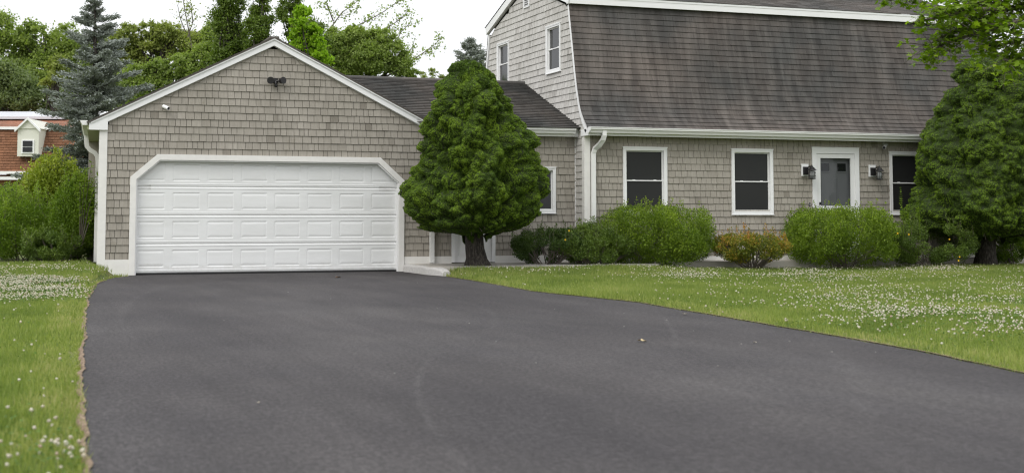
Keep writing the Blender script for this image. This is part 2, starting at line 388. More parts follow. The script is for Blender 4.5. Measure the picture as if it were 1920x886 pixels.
YG, YM, XS = 26.463, 25.982, 10.90
EXPO = .1375
front = lambda Y: (lambda a, z, d: (a, Y - d, z))
mpG, mpM = front(YG), front(YM)
mpS = lambda a, z, d: (XS - d, a, z)
SK = .0565
def sk(y): return SK * (y - YG)
mpL = lambda a, z, d: (1.49 - d + sk(a), a, z)

# ================================================================== GARAGE (with the low wing that joins it to the house)
garage = empty('garage', (4.64, 29.5, 0), 'low shingled garage with white overhead door under a front gable, with its low side wing', 'garage')
XA, ZA, SL = 4.636, 4.504, .503          # apex of the gable, pitch
def gz(x): return ZA - .165 + .02 - SL * abs(x - XA)      # underside line behind the rake boards
OPEN = [(2.075, 0, 1.80), (2.57, 2.16)]
def door_hole(z):
    if z > 2.165: return []
    if z <= 1.775: return [(2.075, 7.185)]
    k = (z - 1.775) / (2.165 - 1.775); return [(2.075 + .46 * k, 7.185 - .46 * k)]
def garage_segs(z):
    iv = []
    h = (ZA - .16 - z) / SL
    iv = [(max(1.60, XA - h), min(7.85, XA + h))] if h > .02 else []
    if z < 2.77: iv += [(7.85, XS)]
    hs = door_hole(z)
    if z < 2.24: hs = hs + [(8.26, 9.10)]
    if 1.17 < z < 2.04: hs = hs + [(9.58, 10.41)]
    return cut(iv, hs)
wall, back = MB(), MB()
rows = list(np.arange(.285, 4.36, EXPO)); 
shingle_wall(wall, back, rows, garage_segs, mpG, .08, .165)
w = wall.build('wall', M['cedar'], garage); back.build('sheathing', M['sheath'], w)
# left side wall and a plain rear
wall, back = MB(), MB()
shingle_wall(wall, back, list(np.arange(.285, 2.76, EXPO)), lambda z: [(YG + .005, 30.9)], mpL, .085, .19)
w2 = wall.build('side_wall', M['cedar'], garage); back.build('sheathing', M['sheath'], w2)
b = MB(); b.add([(1.49, 30.9, 0), (7.78, 30.9, 0), (7.78, 30.9, 2.7), (XA, 30.9, 4.3), (1.49, 30.9, 2.7)], [(0, 1, 2, 3, 4)])
b.add([(7.78, 32.2, 0), (XS, 32.2, 0), (XS, 32.2, 2.8), (7.78, 32.2, 2.8)], [(0, 1, 2, 3)])
b.build('rear_wall', M['cedar'], garage)
# trim boards
t = MB()
t.box(1.487, 1.60, YG - .03, YG + .02, -.05, 2.72); t.box(1.46, 1.487, YG - .03, YG + .10, -.05, 2.72)
t.build('corner_board', M['trim_worn'], garage)
t = MB(); t.box(1.60, 2.02, YG - .026, YG + .01, -.05, .287); t.build('baseboard', M['trim_worn'], garage)
t = MB(); t.box(7.245, 7.753, YG - .026, YG + .01, -.05, .287); t.box(7.753, 8.218, YG - .024, YG + .01, -.05, .287); t.build('baseboard', M['trim_worn'], garage)
t = MB(); t.box(9.137, XS, YG - .026, YG + .01, .05, .287)
t.build('baseboard', M['trim_worn'], garage)
def strip(mb, outer, inner, y0, y1):
    for i in range(len(outer) - 1):
        q = [outer[i], outer[i + 1], inner[i + 1], inner[i]]
        mb.loft([[(x, y0, z) for x, z in q], [(x, y1, z) for x, z in q]])
t = MB()
outer = [(2.018, .0), (2.018, 1.80), (2.50, 2.226), (6.752, 2.222), (7.238, 1.78), (7.238, .0)]
inner = [(2.125, .0), (2.125, 1.755), (2.545, 2.122), (6.712, 2.118), (7.134, 1.735), (7.134, .0)]
strip(t, outer, inner, YG - .045, YG + .03)
t.build('door_frame', M['trim_worn'], garage)
t = MB()
o2 = [(x + (.002 if x < 4 else -.002), z) for x, z in inner]
i2 = [(2.150, .0), (2.150, 1.745), (2.556, 2.096), (6.700, 2.092), (7.108, 1.725), (7.108, .0)]
strip(t, o2, i2, YG - .018, YG + .075); t.build('door_stop', M['vinyl'], garage)
# overhead door: four sections, eight pressed panels each
gd = MB(); gd.box(2.06, 7.20, YG + .12, YG + .14, .02, 2.18)
gdo = gd.build('garage_door', M['garage'], garage)
def door_section(z0, z1):
    x0, x1, npan = 2.10, 7.16, 8; pw = (x1 - x0) / npan
    h = z1 - z0; pz0, pz1 = z0 + .105, z1 - .105; ins = (0, .018, .05, .062)
    xs = {x0, x1}; rects = []
    for k in range(npan):
        a, b_ = x0 + k * pw + .065, x0 + (k + 1) * pw - .065; rects.append((a, b_))
        for i in ins: xs |= {round(a + i, 5), round(b_ - i, 5)}
    zs = {z0, z1}
    for i in ins: zs |= {round(pz0 + i, 5), round(pz1 - i, 5)}
    ribs = [(z0 + .004, -.010), (z0 + .018, 0), (z0 + .034, 0), (z0 + .040, .004), (z0 + .056, .004), (z0 + .062, 0), (z1 - .046, 0), (z1 - .040, .004), (z1 - .024, .004), (z1 - .018, 0), (z1 - .004, -.010)]
    for z, _ in ribs: zs.add(round(z, 5))
    xs, zs = sorted(xs), sorted(zs)
    rz = [z0] + [z for z, _ in ribs] + [z1]; rd = [-.014] + [d for _, d in ribs] + [-.014]
    def dep(x, z):
        d = float(np.interp(z, rz, rd))
        for a, b_ in rects:
            if a <= x <= b_ and pz0 <= z <= pz1:
                ez = min(z - pz0, pz1 - z); ex = min(x - a, b_ - x); e = min(ex, ez); d = float(np.interp(e, [0, .018, .05, .062], [0, -.008, -.0025, -.002])) * (1 if ez <= ex else .45)
        return d
    V = [(x, YG + .078 - dep(x, z), z) for z in zs for x in xs]; nx = len(xs)
    Fq = [(r * nx + c, r * nx + c + 1, (r + 1) * nx + c + 1, (r + 1) * nx + c) for r in range(len(zs) - 1) for c in range(nx - 1)]
    mesh_obj('door_section', V, Fq, M['garage'], gdo)
for k in range(4): door_section(.03 + k * .532, .03 + (k + 1) * .532)
t = MB(); t.box(2.12, 7.14, YG + .05, YG + .085, .0, .03); t.build('bottom_seal', M['rubber'], gdo)
# rake boards, crown strip and eave returns
def slope_board(mb, xa, xb, top, thick, y0, y1):
    za, zb = ZA + top - SL * abs(xa - XA), ZA + top - SL * abs(xb - XA)
    q = [(xa, za), (xb, zb), (xb, zb - thick), (xa, za - thick)]
    mb.loft([[(x, y0, z) for x, z in q], [(x, y1, z) for x, z in q]])
for sgn, xe in ((-1, 1.30), (1, 8.02)):
    t = MB(); slope_board(t, XA, xe, -.012, .155, YG - .07, YG - .02); slope_board(t, XA, xe, -.008, .048, YG - .092, YG - .07)
    slope_board(t, XA, xe, -.125, .05, YG - .02, YG + .01)
    t.build('rake_board', M['trim'], garage)
t = MB(); q = [(1.27, 2.81), (1.60, 2.97), (1.60, 2.655), (1.27, 2.655)]
t.loft([[(x, YG - .076, z) for x, z in q], [(x, YG - .021, z) for x, z in q]])
t.build('eave_return', M['trim'], garage)
t = MB(); 
def sbox(mb, x0, x1, y0, y1, z0, z1): mb.box(x0, x1, y0, y1, z0, z1, mp=lambda x, y, z: (x + sk(y), y, z))
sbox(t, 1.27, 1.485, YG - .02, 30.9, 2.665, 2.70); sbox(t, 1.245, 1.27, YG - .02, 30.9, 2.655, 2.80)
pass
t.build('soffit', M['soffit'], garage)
# garage roof, shingled slopes (ridge runs back)
rf, bk = MB(), MB()
SLN = math.hypot(1, SL)
def mp_slope(sgn):
    def f(y, s, d):      # s measured up the slope from the eave
        x = (3.40 * SLN - s) / SLN; z = ZA - SL * x
        n = np.array([sgn * SL, 0, 1]) / SLN
        return (XA + sgn * x + n[0] * d + (sk(y) * x / 3.4 if sgn < 0 else 0), y, z + n[2] * d)
    return f
for sgn in (-1, 1):
    shingle_wall(rf, bk, rows_between(0, 3.40 * SLN, .14), lambda z: [(YG - .09, 31.0)], mp_slope(sgn), .2, .33, .004, .010, .002)
    q = [(XA, ZA - .004), (XA + sgn * 3.40, ZA - .004 - SL * 3.40), (XA + sgn * 3.40, ZA - .03 - SL * 3.40), (XA, ZA - .03)]
    bk.loft([[(x, YG - .098, z) for x, z in q], [(x + (sk(31.0) * (XA - x) / 3.4 if sgn < 0 else 0), 31.0, z) for x, z in q]])
rf.box(XA - .09, XA + .09, YG - .1, 31.0, ZA - .03, ZA + .004)
gr = rf.build('roof', M['roof_grey'], garage); bk.build('roof_deck', M['sheath'], gr)
# wing roof (ridge parallel to the front)
YR, ZR, YE, ZE = 29.46, 4.07, 26.17, 2.865
LW = math.hypot(YR - YE, ZR - ZE)
def mp_wing(sgn):
    def f(x, s, d):
        k = s / LW; n = np.array([0, -(ZR - ZE), (YR - YE)]) / LW
        y = YE + (YR - YE) * k + n[1] * d; z = ZE + (ZR - ZE) * k + n[2] * d
        if sgn > 0: y = 2 * YR - y
        return (x, y, z)
    return f
def wing_segs(sgn):
    def f(s):
        z = ZE + (ZR - ZE) * s / LW
        xv = XA + (ZA - z) / SL - .25
        return [(xv, XS)]
    return f
rf, bk = MB(), MB()
for sgn in (-1, 1): shingle_wall(rf, bk, rows_between(0, LW, .125), wing_segs(sgn), mp_wing(sgn), .16, .30, .005, .030, .002)
rf.tube([(5.4, YR, ZR + .01), (XS, YR, ZR + .01)], .05, 8)
wr = rf.build('wing_roof', M['roof_grey'], garage); bk.build('roof_deck', M['sheath'], wr)
# wing eave: gutter, fascia, soffit, flashing along the house wall
def k_gutter(mb, a0, a1, Y, z, s=1.0):
    """K-style gutter running along X; Y is its back edge"""
    pr = [(0, .0), (0, -.115), (-.075, -.115), (-.085, -.085), (-.10, -.062), (-.118, -.045), (-.118, -.020), (-.127, -.016), (-.127, .0), (-.112, .0), (-.108, -.02), (-.09, -.055), (-.07, -.10), (-.012, -.10), (-.012, 0)]
    mb.loft([[(a0, Y + y * s, z + q * s) for y, q in pr], [(a1, Y + y * s, z + q * s) for y, q in pr]])
t = MB(); k_gutter(t, 7.90, 10.80, YG - .17, 2.868, .95)
t.build('gutter', M['gutter'], garage)
t = MB(); t.box(7.86, XS - .002, YG - .168, YG - .14, 2.70, 2.862); t.box(7.80, XS - .002, YG - .14, YG + .02, 2.715, 2.74)
t.build('fascia', M['gutter'], garage)
t = MB(); k = MB()
t.tube([(7.80, YG - .17, 2.76), (7.80, YG - .12, 2.70), (7.80, YG - .065, 2.62), (7.80, YG - .062, .30), (7.80, YG - .065, .16)], .085, sq=True)
t.build('downspout', M['gutter'], garage)
t = MB()
gl = [(1.155, 2.74), (1.135, 2.78), (1.12, 2.80), (1.115, 2.825), (1.243, 2.825), (1.243, 2.74)]
t.loft([[(x, YG - .05, z) for x, z in gl], [(x + sk(30.9), 30.9, z) for x, z in gl]])
t.build('gutter', M['gutter'], garage)
t = MB(); yd = 29.6; t.tube([(x + sk(yd), yd, z) for x, z in ((1.20, 2.75), (1.20, 2.62), (1.215, 2.50), (1.27, 2.43), (1.37, 2.37), (1.42, 2.30), (1.435, 2.20), (1.435, .15))], .085, sq=True)
t.build('downspout', M['gutter'], garage)
# wing window and side entrance door
window(garage, mpG, 9.55, 10.44, 1.144, 2.067, .06, 'glass')
t = MB()
t.box(8.218, 8.285, YG - .036, YG + .05, .165, 2.27); t.box(9.07, 9.137, YG - .036, YG + .05, .165, 2.27); t.box(8.285, 9.07, YG - .036, YG + .05, 2.20, 2.27)
t.box(8.285, 9.07, YG + .0, YG + .06, .165, .19)
sd = t.build('side_door', M['trim'], garage)
t = MB(); t.box(8.288, 9.067, YG + .012, YG + .045, .19, 2.198)
for za, zb in ((.29, .95), (1.10, 2.08)):
    for xa, xb in ((8.37, 8.64), (8.71, 8.98)):
        t.box(xa, xb, YG + .006, YG + .012, za, zb)
        t.box(xa + .03, xb - .03, YG - .001, YG + .006, za + .03, zb - .03)
t.build('door_leaf', M['vinyl'], sd)
t = MB(); t.ball((9.02, YG - .03, 1.08), .028); t.tube([(9.02, YG + .012, 1.08), (9.02, YG - .03, 1.08)], .012); t.build('knob', M['silver'], sd)

# ================================================================== MAIN HOUSE, gambrel roof
house = empty('house', (16.2, 29.3, 0), 'tall shingled house with dark steep gambrel roof and white trimmed windows, behind the shrubs', 'house')
XR = 21.45
PROF = [(25.72, 2.858), (25.90, 3.02), (26.06, 3.20), (26.17, 3.42), (26.27, 3.70), (26.38, 4.10), (26.52, 4.70), (26.65, 5.22), (26.715, 5.50)]
WALLP = [(25.985, 2.80), (26.13, 3.04), (26.25, 3.24), (26.33, 3.42), (26.41, 3.66), (26.49, 3.98), (26.61, 4.46), (26.72, 5.03), (26.82, 5.50)]
YC = 29.35; ZB = 5.68; YB = 26.60; US = .31       # upper roof eave and pitch
def wall_front_y(z): return float(np.interp(z, [p[1] for p in WALLP], [p[0] for p in WALLP])) if z > 2.80 else YM
def side_segs(z):
    a = wall_front_y(z) if z < 5.48 else 26.80 + (z - 5.48) / US
    b_ = 2 * YC - a
    hs = []
    if 4.19 < z < 5.15: hs += [(27.27, 28.05), (30.54, 31.31)]
    if z > 5.84 and z < 6.12: hs += [(29.18, 29.46)]
    return cut([(a, b_)], hs) if b_ - a > .05 else []
wall, back = MB(), MB()
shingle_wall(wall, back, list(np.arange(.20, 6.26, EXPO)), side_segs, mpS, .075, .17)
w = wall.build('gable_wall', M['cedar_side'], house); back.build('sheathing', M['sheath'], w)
WX = [(11.735, 12.73), (14.236, 15.23), (18.160, 19.155)]
def main_segs(z):
    hs = []
    if 1.17 < z < 2.44: hs += [(a + .04, b_ - .04) for a, b_ in WX]
    if z < 2.50: hs += [(16.24, 17.33)]
    return cut([(11.01, XR)], hs)
wall, back = MB(), MB()
shingle_wall(wall, back, list(np.arange(.245, 2.86, EXPO)), main_segs, mpM, .08, .165)
w = wall.build('wall', M['cedar'], house); back.build('sheathing', M['sheath'], w)
b = MB(); b.add([(XR, YM, 0), (XR, 32.7, 0), (XR, 32.7, 2.8), (XR, 31.9, 5.5), (XR, YC, 6.3), (XR, 26.8, 5.5), (XR, 26.33, 3.4), (XR, YM, 2.8)], [tuple(range(8))])
b.add([(XS, 32.71, 0), (XR, 32.71, 0), (XR, 32.71, 2.8), (XS, 32.71, 2.8)], [(0, 1, 2, 3)])
b.build('rear_wall', M['cedar'], house)
t = MB(); t.box(11.01, 16.19, YM - .026, YM + .01, .0, .247); t.build('baseboard', M['trim_worn'], house)
t = MB(); t.box(17.372, XR, YM - .026, YM + .01, .0, .247); t.build('baseboard', M['trim_worn'], house)
t = MB(); t.box(XS - .025, 11.005, YM - .03, YM + .02, .0, 2.80); t.box(XS - .025, XS - .001, YM + .02, YM + .10, .0, 2.80); t.build('corner_board', M['trim_worn'], house)
t = MB(); t.box(XS - .03, XS - .005, YG - .02, YG - .001, .1, 2.70); t.build('inside_corner_strip', M['trim'], house)
# lower steep roof, flared at the eave
P = np.array(PROF); seg = np.r_[0, np.cumsum(np.hypot(*np.diff(P, axis=0).T))]
TAN = np.gradient(P, seg, axis=0); TAN /= np.linalg.norm(TAN, axis=1)[:, None]
def mp_low(sgn):
    def f(x, s, d):
        y = np.interp(s, seg, P[:, 0]); z = np.interp(s, seg, P[:, 1]); ty = np.interp(s, seg, TAN[:, 0]); tz = np.interp(s, seg, TAN[:, 1])
        y2 = y - tz * d; z2 = z + ty * d
        if sgn > 0: y2 = 2 * YC - y2
        return (x, float(y2), float(z2))
    return f
rf, bk = MB(), MB()
for sgn in (-1, 1): shingle_wall(rf, bk, rows_between(0, seg[-1], .124), lambda s: [(XS - .045, XR + .05)], mp_low(sgn), .14, .34, .003, .017, .002, .004)
lr = rf.build('lower_roof', M['roof_dark'], house); bk.build('roof_deck', M['sheath'], lr)
# upper low-pitch roof
LU = math.hypot(YC - YB, (YC - YB) * US)
ZUP = ZB + (YC - YB) * US
def mp_up(sgn):
    def f(x, s, d):
        k = s / LU; n = np.array([0, -US, 1]) / math.hypot(1, US)
        y = YB + (YC - YB) * k + n[1] * d; z = ZB + (ZUP - ZB) * k + n[2] * d
        if sgn > 0: y = 2 * YC - y
        return (x, y, z)
    return f
rf, bk = MB(), MB()
for sgn in (-1, 1): shingle_wall(rf, bk, rows_between(0, LU, .13), lambda s: [(XS - .09, XR + .09)], mp_up(sgn), .16, .32, .004, .012, .002)
ur = rf.build('upper_roof', M['roof_grey'], house); bk.build('roof_deck', M['sheath'], ur)
t = MB(); t.box(XS - .05, XR + .05, YB + .01, YB + .045, ZB - .175, ZB - .004); t.box(XS - .05, XR + .05, YB + .045, 26.84, ZB - .165, ZB - .14); t.box(XS - .045, XR + .045, YB + .002, YB + .010, ZB - .05, ZB - .01)
t.build('fascia_band', M['trim'], house)
# rake trim on the gable end, following the roof line
def rake(mb, prof, wid, x0, x1, mirror=False):
    q = np.array(prof); sg = np.r_[0, np.cumsum(np.hypot(*np.diff(q, axis=0).T))]; tn = np.gradient(q, sg, axis=0); tn /= np.linalg.norm(tn, axis=1)[:, None]
    inn = q + np.c_[tn[:, 1], -tn[:, 0]] * wid
    loops = []
    for (y0, z0), (y1, z1) in zip(q, inn):
        if mirror: y0, y1 = 2 * YC - y0, 2 * YC - y1
        loops.append([(x0, y0, z0), (x0, y1, z1), (x1, y1, z1), (x1, y0, z0)])
    mb.loft(loops)
RP = [(25.80, 2.80), (25.95, 2.98), (26.09, 3.18), (26.19, 3.40), (26.29, 3.68), (26.40, 4.10), (26.54, 4.70), (26.66, 5.18), (26.73, 5.50)]
for mir in (False, True):
    t = MB(); rake(t, RP, .075, XS - .04, XS + .004, mir); t.build('rake_board', M['trim'], house)
    t = MB(); rake(t, [(YB + .02, ZB - .01), (27.5, ZB - .01 + .88 * US), (YC, ZUP - .015)], .17, XS - .08, XS + .004, mir); t.build('rake_board', M['trim'], house)
# front eave
t = MB(); k_gutter(t, XS - .03, XR + .03, YM - .255, 2.868); t.build('gutter', M['gutter'], house)
t = MB(); t.box(XS - .02, XR, YM - .252, YM - .235, 2.70, 2.862); t.build('fascia', M['trim'], house)
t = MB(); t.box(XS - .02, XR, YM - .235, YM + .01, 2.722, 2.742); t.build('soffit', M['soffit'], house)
t = MB(); q = [(YM - .255, 2.868), (YM - .38, 2.868), (YM - .375, 2.80), (YM - .33, 2.75), (YM - .255, 2.745)]
t.loft([[(XS - .045, y, z) for y, z in q], [(XS - .029, y, z) for y, z in q]]); t.box(XS - .04, XS + .02, YM - .24, YM + .12, 2.70, 2.83)
t.build('eave_return', M['trim'], house)
t = MB(); t.tube([(11.19, YM - .32, 2.79), (11.19, YM - .32, 2.70), (11.18, YM - .29, 2.62), (11.14, YM - .20, 2.52), (11.08, YM - .10, 2.44), (11.055, YM - .075, 2.34), (11.055, YM - .075, .28), (11.055, YM - .16, .20)], [.085, .085, .09, .095, .09, .085, .085, .085], sq=True)
t.build('downspout', M['gutter'], house)
for a, b_ in WX: window(house, mpM, a, b_, 1.118, 2.485, .072, 'screen')
for a, b_, z0, z1 in ((27.24, 28.08, 4.16, 5.185), (30.51, 31.34, 4.16, 5.185)): window(house, mpS, a, b_, z0, z1, .062, 'glass')
# gable vent
t = MB(); bxs = lambda m, a0, a1, z0, z1, d0, d1: m.box(a0, a1, z0, z1, d0, d1, mp=mpS)
bxs(t, 29.14, 29.18, 5.80, 6.16, -.02, .035); bxs(t, 29.46, 29.50, 5.80, 6.16, -.02, .035); bxs(t, 29.18, 29.46, 5.80, 5.83, -.02, .035); bxs(t, 29.18, 29.46, 6.13, 6.16, -.02, .035)
gv = t.build('gable_vent', M['trim'], house)
t = MB()
for i in range(6):
    z = 5.84 + i * .048
    t.add([mpS(29.18, z, .03), mpS(29.46, z, .03), mpS(29.46, z + .034, -.01), mpS(29.18, z + .034, -.01)], [(0, 1, 2, 3)])
bxs(t, 29.18, 29.46, 5.83, 6.13, -.03, -.025)
t.build('louvre', M['trim'], gv)
# front entrance: casing > charcoal door > panels; storm door > glass, handle
t = MB(); F0 = YM
t.box(16.196, 16.30, F0 - .04, F0 + .10, .17, 2.55); t.box(17.268, 17.372, F0 - .04, F0 + .10, .17, 2.55); t.box(16.30, 17.268, F0 - .04, F0 + .10, 2.43, 2.55)
t.box(16.19, 17.378, F0 - .05, F0 - .0, 2.55, 2.568)
fd = t.build('front_door', M['trim'], house)
t = MB()
t.box(16.302, 16.405, F0 - .022, F0 + .01, .20, 2.425); t.box(17.163, 17.266, F0 - .022, F0 + .01, .20, 2.425)
t.box(16.405, 17.163, F0 - .022, F0 + .01, 2.33, 2.425); t.box(16.405, 17.163, F0 - .022, F0 + .01, 1.19, 1.30); t.box(16.405, 17.163, F0 - .022, F0 + .01, .20, .42)
t.build('storm_door', M['vinyl'], fd)
for za, zb in ((1.30, 2.33), (.42, 1.19)):
    t = MB(); t.add([(16.405, F0 - .006, za), (17.163, F0 - .006, za), (17.163, F0 - .006, zb), (16.405, F0 - .006, zb)], [(0, 1, 2, 3)]); t.build('pane', M['storm'], fd)
t = MB(); t.box(16.302, 17.266, F0 + .075, F0 + .095, .20, 2.425)
for xa, xb in ((16.44, 16.70), (16.86, 17.12)):
    for za, zb in ((.45, 1.05), (1.18, 1.93)):
        t.box(xa, xb, F0 + .068, F0 + .075, za, zb); t.box(xa + .03, xb - .03, F0 + .060, F0 + .068, za + .03, zb - .03)
    t.box(xa, xb, F0 + .062, F0 + .075, 2.03, 2.05); t.box(xa, xb, F0 + .062, F0 + .075, 2.22, 2.24); t.box(xa, xa + .02, F0 + .062, F0 + .075, 2.05, 2.22); t.box(xb - .02, xb, F0 + .062, F0 + .075, 2.05, 2.22)
t.build('door_leaf', M['doorgrey'], fd)
for xa, xb in ((16.46, 16.68), (16.88, 17.10)):
    t = MB(); t.box(xa, xb, F0 + .067, F0 + .074, 2.05, 2.22); t.build('door_light', M['glass'], fd)
t = MB(); t.box(16.36, 16.40, F0 - .033, F0 - .022, 1.32, 1.38); t.tube([(16.38, F0 - .03, 1.36), (16.38, F0 - .055, 1.36)], .016); t.build('lock', M['black'], fd)
t = MB(); t.box(16.355, 16.395, F0 - .03, F0 - .022, .95, 1.17); t.tube([(16.375, F0 - .03, 1.15), (16.375, F0 - .07, 1.13), (16.375, F0 - .07, 1.0), (16.375, F0 - .03, .97)], .011)
t.build('handle', M['black'], fd)

# doorbell, lanterns, cameras, floodlight: fixed to the walls
db = empty('doorbell', (16.125, F0, 1.33), 'small black doorbell button on the shingles left of the front door', 'doorbell')
t = MB(); t.ball((16.125, F0 - .022, 1.33), .03, 12, 8, sc3=(.75, .4, 1.4)); t.build('case', M['black'], db)
t = MB(); t.ball((16.125, F0 - .034, 1.325), .012, 10, 6); t.build('button', M['bulb'], db)
def lantern(x, z, label):
    r = empty('wall_lantern', (x, F0, z), label, 'wall lantern', 'black lanterns beside the front door')
    y = F0 - .02
    t = MB(); t.box(x - .085, x + .085, y - .032, y, z - .13, z + .13); t.build('mounting_block', M['trim'], r)
    t = MB(); t.box(x - .055, x + .065, y - .062, y - .032, z - .10, z + .07); t.build('back_plate', M['black'], r)
    cx, cy, ct = x + .075, y - .185, z + .035
    t = MB(); t.tube([(x + .01, y - .055, z + .02), (x + .03, y - .10, z + .06), (x + .06, y - .16, z + .075), (cx, cy, z + .06)], .012, 8); t.build('arm', M['black'], r)
    t = MB()
    prof = [(.012, .055), (.022, .04), (.03, .025), (.05, .015), (.055, .0), (.095, -.035), (.10, -.045), (.06, -.046)]
    t.loft([[(cx + rr * math.cos(q * math.pi / 4), cy + rr * math.sin(q * math.pi / 4), ct + h) for q in range(8)] for rr, h in prof]); t.ball((cx, cy, ct + .062), .013)
    t.build('cap', M['black'], r)
    t = MB()
    for q in range(8):
        a = q * math.pi / 4 + .2
        t.tube([(cx + .078 * math.cos(a), cy + .078 * math.sin(a), ct - .045), (cx + .074 * math.cos(a), cy + .074 * math.sin(a), ct - .22)], .0045, 5)
    for h, rr in ((-.10, .080), (-.16, .079), (-.218, .078)):
        t.tube([(cx + rr * math.cos(q * math.pi / 8), cy + rr * math.sin(q * math.pi / 8), ct + h) for q in range(17)], .005, 5)
    t.loft([[(cx + rr * math.cos(q * math.pi / 6), cy + rr * math.sin(q * math.pi / 6), ct + h) for q in range(12)] for rr, h in ((.078, -.216), (.078, -.228), (.03, -.24))])
    t.build('cage', M['black'], r)
    t = MB(); t.loft([[(cx + rr * math.cos(q * math.pi / 8), cy + rr * math.sin(q * math.pi / 8), ct + h) for q in range(16)] for rr, h in ((.045, -.05), (.052, -.12), (.045, -.21))]); t.build('glass', M['lampglass'], r, True)
lantern(16.005, 2.065, 'black caged lantern on a white block, on the wall left of the front door')
lantern(17.70, 2.065, 'black caged lantern on a white block, between the front door and the third window')
def bullet(name, c, d, L, rad, label, mp_wall, mat):
    r = empty(name, c, label, 'security camera'); c = np.array(c, float); d = np.array(d, float); d /= np.linalg.norm(d)
    t = MB(); t.tube([mp_wall, mp_wall + np.array([0, -.015, 0])], .035, 12); t.tube([mp_wall + np.array([0, -.01, 0]), c - d * L * .2], .012, 8); t.build('bracket', mat, r)
    t = MB(); t.tube([c - d * L * .5, c - d * L * .47, c + d * L * .5], [rad * .8, rad, rad], 14); t.build('camera_body', mat, r)
    t = MB(); t.tube([c + d * L * .501, c + d * L * .515], [rad * .86, rad * .8], 14); t.build('lens', M['black'], r)
p = on_y(310, 202, YG)
bullet('security_camera', p + np.array([0, -.10, 0]), (.75, -1, -.45), .15, .034, 'small white bullet camera high on the garage gable, left of the door', p + np.array([-.03, -.02, .02]), M['trim'])
p = on_y(1654, 274, YM)
bullet('security_camera', p + np.array([0, -.11, 0]), (-.8, -.7, -.5), .20, .038, 'grey bullet camera under the eave between front door and third window', p + np.array([.03, -.02, .05]), M['silver'])
p = on_y(516, 152, YG)
fl = empty('floodlight', p, 'black twin head floodlight with a sensor high in the garage gable', 'floodlight')
t = MB(); t.tube([p + np.array([0, -.015, 0]), p + np.array([0, -.05, 0])], [.06, .05], 14); t.build('base_plate', M['black'], fl)
t = MB(); t.tube([p + np.array([0, -.05, -.02]), p + np.array([0, -.08, -.08])], .02, 8); t.ball(p + np.array([0, -.09, -.10]), .032); t.build('sensor', M['black'], fl)
for sx, dr in ((-1, (-.25, -1, -.12)), (1, (.55, -1, .05))):
    c = p + np.array([sx * .105, -.12, 0]); d = np.array(dr); d /= np.linalg.norm(d)
    t = MB(); t.tube([p + np.array([0, -.04, 0]), c - d * .05], .014, 8)
    t.tube([c - d * .07, c - d * .05, c - d * .02, c + d * .055, c + d * .056, c + d * .03], [.02, .04, .055, .068, .060, .05], 18); hd = t.build('lamp_head', M['black'], fl)
    t = MB(); t.tube([c + d * .028, c + d * .040, c + d * .046], [.058, .045, .01], 18); t.build('lens', M['bulb'], hd)

# ================================================================== GROUND
def smooth(a, b, x): 
    t_ = np.clip((x - a) / (b - a), 0, 1); return t_ * t_ * (3 - 2 * t_)
LEFT = [(165, 886), (157, 800), (155, 700), (158, 600), (165, 560), (182, 530), (205, 522)]
RIGHT = [(1920, 698), (1720, 655), (1440, 607), (1200, 566), (1000, 545), (900, 527), (835, 517)]
EL = np.array([(.33, -6), (.33, 3)] + [tuple(on_ground(*p)[:2]) for p in LEFT] + [(1.75, 25.75), (2.03, 26.3), (2.03, 27)])
ER = np.array([(5.3, -6), (5.6, 2), (6.3, 5.5)] + [tuple(on_ground(*p)[:2]) for p in RIGHT] + [(7.26, 25.0), (7.25, 26.4)])
def left_edge(y): return np.interp(y, EL[:, 1], EL[:, 0])
def right_edge(y): return np.interp(y, ER[:, 1], ER[:, 0])
_wr = np.random.default_rng(21); _w1, _w2, _w3 = _wr.uniform(-1, 1, 400), _wr.uniform(-1, 1, 400), _wr.uniform(-1, 1, 900)
def wob(y, s):
    y = np.asarray(y, float) + 10 * s
    return .022 * np.interp(y, np.arange(400) * .55, _w1) + .012 * np.interp(y, np.arange(400) * .17, _w2) + .006 * np.interp(y, np.arange(900) * .06, _w3)
def edge_dist(x, y):
    """metres outside the driveway (negative inside)"""
    d = np.maximum(left_edge(y) - x, x - right_edge(y)); return np.where(y > 26.5, 2.0, d)
def height(x, y):
    d = edge_dist(x, y)
    hl = .15 * smooth(22.5, 26.0, y) * smooth(2.6, 1.9, x)
    hr = .085 * smooth(22.2, 24.2, y) * smooth(6.9, 7.6, x) * smooth(13.0, 10.6, x)
    h = hl * smooth(0, .22, d) + hr * smooth(0, .5, d) + .015 * np.sin(x * .9) * np.sin(y * .7) * smooth(.3, 2, d) - .012
    h = np.where(d < .12, -.035, h)
    return np.where((x > 1.5) & (x < 21.4) & (y > 25.9) & (y < 33), -.035, h)
xs = np.r_[-500, -200, -80, -30, -15, np.arange(-8, 26.01, .2), 32, 45, 80, 200, 500]; ys = np.r_[-300, -100, -30, np.arange(-6, 36.01, .2), 42, 55, 80, 140, 300, 700]
GX, GY = np.meshgrid(xs, ys); GZ = height(GX, GY)
nx = len(xs); idx = np.arange((len(ys) - 1) * (nx - 1)); r_, c_ = idx // (nx - 1), idx % (nx - 1)
FQ = np.c_[r_ * nx + c_, r_ * nx + c_ + 1, (r_ + 1) * nx + c_ + 1, (r_ + 1) * nx + c_]
tag(mesh_obj('lawn', np.c_[GX.ravel(), GY.ravel(), GZ.ravel()], FQ, M['lawn'], smooth=True), kind='structure')
